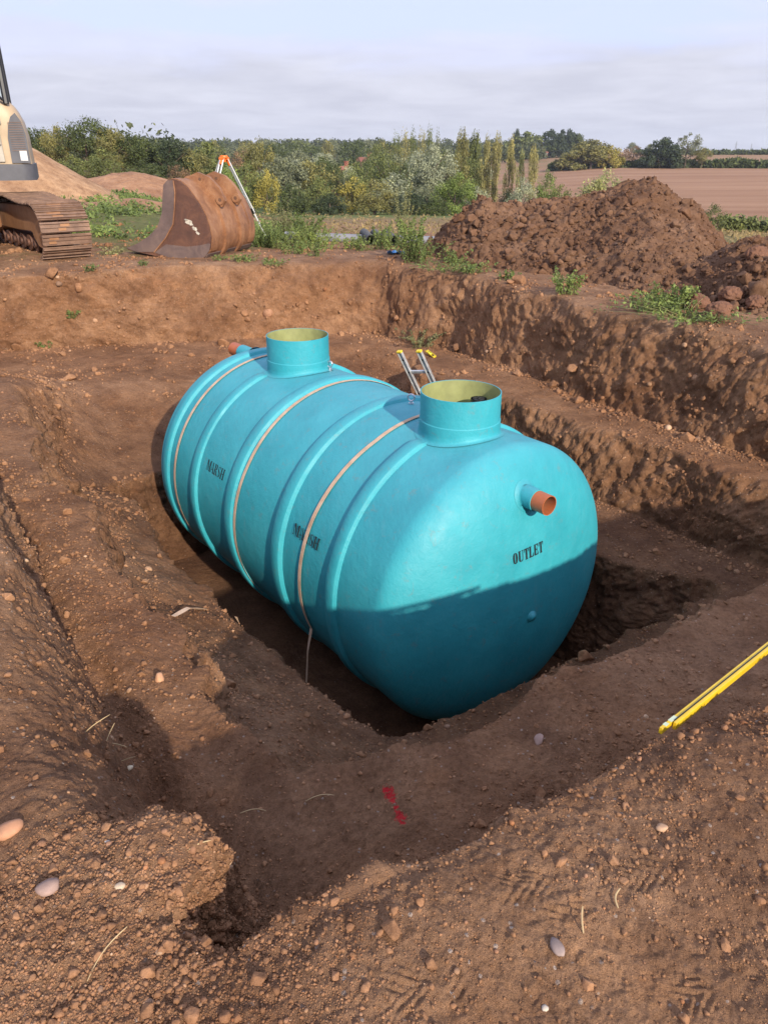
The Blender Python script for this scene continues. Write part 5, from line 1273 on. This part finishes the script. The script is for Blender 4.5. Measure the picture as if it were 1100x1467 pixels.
# ------------------------------------------------------------------ weeds and grass
M_W=mat_leaf('leaf_weed',(.155,.205,.06),.35); M_W2=mat_leaf('leaf_weed_dull',(.21,.215,.10),.35); M_W3=mat_leaf('grass_dry',(.25,.19,.09),.3)
def plant(name,x,y,h,spread,ns,label,mat=None,cat='weed',lsz=.013,droop=.35,base_z=None,group=None):
    C=[];NV=[];st=MB(); z0=gz(x,y) if base_z is None else base_z
    for i in range(ns):
        a=rng.random()*6.283; rr=spread*rng.random()**.6*.55; bx,by=rr*math.cos(a),rr*math.sin(a); hh=h*rng.uniform(.55,1.05); lean=rng.random()*spread*droop; P_=[]
        for t in np.linspace(0,1,5): P_.append(Vector((bx+math.cos(a)*lean*t*t*2,by+math.sin(a)*lean*t*t*2,hh*(t-.18*t*t*droop))))
        st.tube(P_,[.004,.003,.003,.002,.001],4,False)
        m=max(8,int(42*hh/.3))
        t=rng.random(m)**.8; k=np.minimum((t*4).astype(int),3); f=t*4-k; pts=np.array([p[:] for p in P_]); c=pts[k]*(1-f)[:,None]+pts[k+1]*f[:,None]
        off=rng.normal(size=(m,3))*np.array([1,1,.5])*lsz*1.7*(1.2-t[:,None]*.6); C.append(c+off); o2=off.copy(); o2[:,2]+=.02; NV.append(o2/lsz*.3+np.array([0,0,.6]))
    C=np.concatenate(C);NV=np.concatenate(NV); C[:,2]=np.maximum(C[:,2],.01)
    q=leaf_quads(C,NV,lsz*(.5+.9*rng.random(len(C))),1.7)
    root=empty(name,(x,y,z0)); tag(root,label,cat,group)
    mk('leaves',q,np.arange(len(q)).reshape(-1,4),mat or M_W,root); st.build('stem',M_W2,root)
def PL(u,v,h,sp,ns,label,z=0,**k):
    x,y=gp(u,v,z); plant(k.pop('name','weed_clump'),x,y,h,sp,ns,label,**k)
PL(438,338,.7,.5,34,'tall bushy weed standing over the middle of the far bank',name='tall_weed',lsz=.015)
PL(455,352,.4,.6,40,'broad low weed right under the tall bushy one')
PL(398,345,.5,.8,60,'leafy weed patch by the foot of the right tripod leg')
PL(372,345,.35,.5,34,'low weed patch at the right hand end of the bucket')
PL(420,362,.25,.35,20,'small weed in front of the weed patch by the tripod')
PL(452,368,.28,.25,14,'small pointed weed on the lip of the far wall')
PL(402,322,.9,.4,26,'dry grey stalky weed behind the tripod foot',mat=M_W2,name='tall_weed')
PL(500,350,.28,.4,20,'weed in front of the left grey pipe'); PL(523,356,.30,.3,18,'weed just right of the black pipe ends'); PL(545,352,.55,.22,12,'upright weed in front of the dark grey pipe',name='tall_weed'); PL(562,356,.4,.4,22,'spreading weed left of the blue sheeting')
PL(590,372,.72,.35,26,'tall upright weed at the left foot of the spoil heap',name='tall_weed',lsz=.015); PL(600,376,.4,.5,20,'dense lower weed at the left foot of the spoil heap'); PL(578,330,1.3,.3,12,'thin dry stalks rising above the pipes',mat=M_W2,name='tall_weed')
PL(640,386,.16,.65,34,'low green weed mat on the bank left of the heap'); PL(672,390,.16,.5,26,'low green weed mat on the bank in front of the heap')
x_,y_=gp(606,396,0); plant('weed_clump',x_,y_+.15,.30,.3,18,'dull weed hanging over the corner of the pit',M_W2,droop=.9)
PL(655,378,.25,.3,18,'small weed close to the heap foot on its left')
PL(808,420,.32,.28,22,'single weed on the bank under the middle of the heap')
PL(778,300,.0+.3,.3,8,'tiny weed on the spoil heap shoulder',mat=M_W2,base_z=.65)
PL(935,446,.20,.40,40,'left part of the bright weed patch on the bank below the heap'); PL(958,440,.30,.35,40,'tallest part of the bright weed patch on the bank below the heap'); PL(980,460,.16,.45,50,'right trailing part of the bright weed patch beside the clay boulders',droop=.9)
PL(728,400,.15,.2,10,'tiny weed at the heap foot right of the weed mat')
PL(93,392,.12,.14,10,'small weed just below the excavator track'); PL(46,395,.12,.14,8,'tiny weed on the far lip at the left border'); PL(131,388,.10,.12,8,'tiny weed right of the track end on the lip'); PL(162,366,.13,.3,18,'dull low weed between the track and the bucket',mat=M_W2); PL(350,376,.12,.3,22,'low weed mat on the lip below the bucket'); PL(315,372,.10,.18,10,'tiny weed in front of the bucket heel'); PL(392,378,.12,.3,16,'low weed mat on the lip right of the bucket')
PL(205,382,.10,.14,8,'tiny weed on the lip below the bucket tip')
def ground_cover():
    n=17000; C=[];
    A_=rng.uniform(-.56,-.10,n); D=np.exp(rng.uniform(np.log(13.4),np.log(60),n)); x=np.sin(np.arctan(A_))*D;y=np.cos(np.arctan(A_))*D
    p=vnoise(x*.55,y*.55,x*0,501)*.6+vnoise(x*1.9,y*1.9,x*0,502)*.5; w=sst(14.0,16.5,D-2.*(A_+.3)); keep=(rng.random(n)<sst(-.25,.35,p)*w)&~((A_>-.45)&(A_<-.17)&(D<15.4))&(np.hypot(x+5.4,y-14)>1.4)&(np.hypot(x+6.6,y-14.6)>1.8)
    x,y,D=x[keep],y[keep],D[keep]; z=np.array([gz(a,b) if d<18 else 0 for a,b,d in zip(x,y,D)]); fz=far_height(x,y)+.035*fbm(x,y,x*0,.5,3,21); z=np.where(D<18,z,fz)
    m=7; n=len(x); X=np.repeat(x,m)+rng.normal(size=n*m)*.07;Y=np.repeat(y,m)+rng.normal(size=n*m)*.07;H=rng.random(n*m)**1.5*.17*np.repeat(.6+.8*rng.random(n),m)
    C=np.stack([X,Y,np.repeat(z,m)+H+.01],-1); nv=np.tile(np.array([[0,-.3,.8]]),(len(C),1)); q=leaf_quads(C,nv,(.007+.0010*np.repeat(D,m))*(.5+rng.random(len(C))),1.8)
    o=mk('ground_cover',q,np.arange(len(q)).reshape(-1,4),M_W); tag(o,'green weeds and grass growing in patches over the site behind the machine','weeds',kind='stuff')
    # rough stubble and grass beyond the pit on the slope
    n=13000; A_=rng.uniform(-.2,.62,n); D=np.exp(rng.uniform(np.log(17),np.log(100),n)); x=np.sin(np.arctan(A_))*D;y=np.cos(np.arctan(A_))*D; p=vnoise(x*.3,y*.5,x*0,511)+.5*vnoise(x*1.1,y*1.4,x*0,512)
    keep=rng.random(n)<sst(-.3,.6,p)*.9; x,y,D=x[keep],y[keep],D[keep]; z=far_height(x,y)+.035*fbm(x,y,x*0,.5,3,21); C=np.stack([x,y,z+rng.random(len(x))*.22],-1); nv=np.tile(np.array([[0,-.8,.4]]),(len(C),1)); q=leaf_quads(C,nv,(.010+.0008*D)*(.5+rng.random(len(C))),2.2)
    o=mk('stubble_grass',q,np.arange(len(q)).reshape(-1,4),M_W3); tag(o,'dry straw coloured grass over the slope beyond the pit','grass',kind='stuff')
ground_cover()
# ------------------------------------------------------------------ straw stalks
M_STRAW=mat_plain('dry_straw',(.48,.34,.17),.7,0,20,.2)
def straw(u,v,z,L,ang,label,bend=.15,up=.02,r=.0016):
    x,y=gp(u,v,z); g=gz(x,y); a=R_(ang); p=[]
    for t in np.linspace(0,1,8): q=(t-.5)*L; xx=x+q*math.cos(a)-bend*L*math.sin(t*3.1)*math.sin(a); yy=y+q*math.sin(a)+bend*L*math.sin(t*3.1)*math.cos(a); p.append((xx,yy,g+.004+up*t*1.3))
    b=MB(); b.tube(p,[r*.7]+[r]*6+[r*.5],6); o=b.build('straw_stalk',M_STRAW,None,True); tag(o,label,'straw')
straw(158,1378,0,.12,62,'long straw stalk lying in the left foreground',.10,.02,.0014); straw(120,992,-.1,.16,52,'straw stalk lying over the smooth left bank',.1,.03); straw(143,1000,-.2,.12,80,'short straw leaning across the groove of the left bank',.05,.05)
straw(162,1056,-.4,.12,-20,'straw stalk at the foot of the left bank',.05,.01); straw(170,1062,-.4,.10,15,'second straw crossing at the foot of the left bank',.05,.02); straw(290,1240,-.05,.06,20,'straw stalk sticking out by the soil spur',.1,.01); straw(458,1135,-.55,.11,2,'straw stalk lying on the near bench'); straw(362,1157,-.55,.10,-8,'curved straw stalk in the dark corner of the near bench',.15); straw(886,1290,0,.045,70,'short straw stub in the right foreground hollow',.2,.01,.0022); straw(834,1322,0,.05,82,'pale upright straw stub in the middle right foreground',.05,.02,.0022)
straw(676,1135,0,.07,110,'stubble stalk standing on the near lip',.1,.05); straw(688,1140,0,.06,75,'bent stubble stalk on the near lip',.25,.05); straw(650,1155,0,.06,100,'pale stubble stalk left on the near lip',.05,.05); straw(638,1165,0,.07,85,'leftmost stubble stalk on the near lip',.05,.05)
# ------------------------------------------------------------------ light, sky, camera
w=bpy.data.worlds.new('World'); scn.world=w; w.use_nodes=True
nt=w.node_tree; nt.nodes.clear()
SUN_EL=R_(24.5); SAZ=(.44,-.898)     # direction towards the sun in plan
rot=math.atan2(SAZ[0],SAZ[1])
sky=nt.nodes.new('ShaderNodeTexSky'); sky.sky_type='NISHITA'; sky.sun_disc=False; sky.sun_elevation=SUN_EL; sky.sun_rotation=rot
sky.air_density=1.0; sky.dust_density=1.5; sky.ozone_density=1.0
tc=nt.nodes.new('ShaderNodeTexCoord'); sp=nt.nodes.new('ShaderNodeSeparateXYZ'); lk(nt,tc.outputs['Generated'],sp.inputs[0])
# clouds seen on a flat layer overhead: project the direction
zc=mth(nt,'ADD',mth(nt,'MAXIMUM',sp.outputs[2],0),.10)
cb=nt.nodes.new('ShaderNodeCombineXYZ'); lk(nt,mth(nt,'DIVIDE',sp.outputs[0],zc),cb.inputs[0]); lk(nt,mth(nt,'DIVIDE',sp.outputs[1],zc),cb.inputs[1])
n1=noise(nt,cb.outputs[0],.55,8,.55,.3); n2=noise(nt,cb.outputs[0],1.3,7,.6,.4)
cov=mth(nt,'ADD',mth(nt,'MULTIPLY',n1,.75),mth(nt,'MULTIPLY',n2,.25))
low=nt.nodes.new('ShaderNodeMapRange'); lk(nt,sp.outputs[2],low.inputs[0]); low.inputs[1].default_value=.125; low.inputs[2].default_value=.055; low.inputs[3].default_value=0; low.inputs[4].default_value=.34
cf=nt.nodes.new('ShaderNodeMapRange'); lk(nt,mth(nt,'ADD',cov,low.outputs[0]),cf.inputs[0]); cf.inputs[1].default_value=.47; cf.inputs[2].default_value=.60; cf.inputs[3].default_value=.05; cf.inputs[4].default_value=.93; cf.interpolation_type='SMOOTHSTEP'
cc=ramp(nt,n2,[(.34,(4.35,4.4,5.1)),(.66,(5.3,5.35,6.05))])
dt=nt.nodes.new('ShaderNodeVectorMath'); dt.operation='DOT_PRODUCT'; lk(nt,tc.outputs['Generated'],dt.inputs[0]); dt.inputs[1].default_value=(SAZ[0]*.88,SAZ[1]*.88,.47)
gl=nt.nodes.new('ShaderNodeMapRange'); lk(nt,dt.outputs['Value'],gl.inputs[0]); gl.inputs[1].default_value=-.25; gl.inputs[2].default_value=1; gl.inputs[3].default_value=1; gl.inputs[4].default_value=1.9
sc3=nt.nodes.new('ShaderNodeVectorMath'); sc3.operation='SCALE'; lk(nt,cc,sc3.inputs[0]); lk(nt,gl.outputs[0],sc3.inputs['Scale']); cc=sc3.outputs[0]
hi=nt.nodes.new('ShaderNodeMapRange'); lk(nt,mth(nt,'ADD',sp.outputs[2],mth(nt,'MULTIPLY',mth(nt,'SUBTRACT',n1,.5),.16)),hi.inputs[0]); hi.inputs[1].default_value=.078; hi.inputs[2].default_value=.118; hi.inputs[3].default_value=0; hi.inputs[4].default_value=1; hi.interpolation_type='SMOOTHSTEP'
thin=mixc(nt,.9,sky.outputs[0],(4.9,5.5,8.1))
skyc=mixc(nt,cf.outputs[0],thin,mixc(nt,hi.outputs[0],cc,mixc(nt,.55,cc,(5.4,5.8,7.9))))
bg=nt.nodes.new('ShaderNodeBackground'); lk(nt,skyc,bg.inputs[0]); bg.inputs[1].default_value=.10
wo=nt.nodes.new('ShaderNodeOutputWorld'); lk(nt,bg.outputs[0],wo.inputs[0])
hz=MB(); hz.box((0,0,0),(5600,5600,80)); ho=hz.build('haze',None); ho.location=(0,0,26); tag(ho,'thin pale autumn haze in the air','haze',kind='stuff')
hm=bpy.data.materials.new('haze_air'); hm.use_nodes=True; hn=hm.node_tree; hn.nodes.clear(); hv=hn.nodes.new('ShaderNodeVolumePrincipled'); hv.inputs['Density'].default_value=.00016; hv.inputs['Color'].default_value=(.82,.88,.95,1); hv.inputs['Anisotropy'].default_value=.2
hu=hn.nodes.new('ShaderNodeOutputMaterial'); hn.links.new(hv.outputs[0],hu.inputs['Volume']); ho.data.materials.append(hm)
sl=bpy.data.lights.new('sun','SUN'); sl.energy=3.7; sl.angle=R_(.9); sl.color=(1,.90,.76)
so=bpy.data.objects.new('sun',sl); col.objects.link(so)
dv=Vector((SAZ[0]*math.cos(SUN_EL),SAZ[1]*math.cos(SUN_EL),math.sin(SUN_EL)))
so.rotation_euler=dv.to_track_quat('Z','Y').to_euler(); so.location=(6,-10,8)
cam=bpy.data.cameras.new('camera'); cam.sensor_fit='VERTICAL'; cam.sensor_height=36; cam.lens=36*1080/1467.; cam.clip_end=6000; cam.clip_start=.05
co=bpy.data.objects.new('camera',cam); col.objects.link(co); co.location=(0,0,1.6); co.rotation_euler=(R_(90-25.5),0,0); scn.camera=co
scn.view_settings.view_transform='Standard'; scn.view_settings.look='None'; scn.view_settings.exposure=.62; scn.view_settings.gamma=1
scn.cycles.max_bounces=6; scn.cycles.diffuse_bounces=3; scn.cycles.transparent_max_bounces=8
print('script',round(time.time()-T0,1))
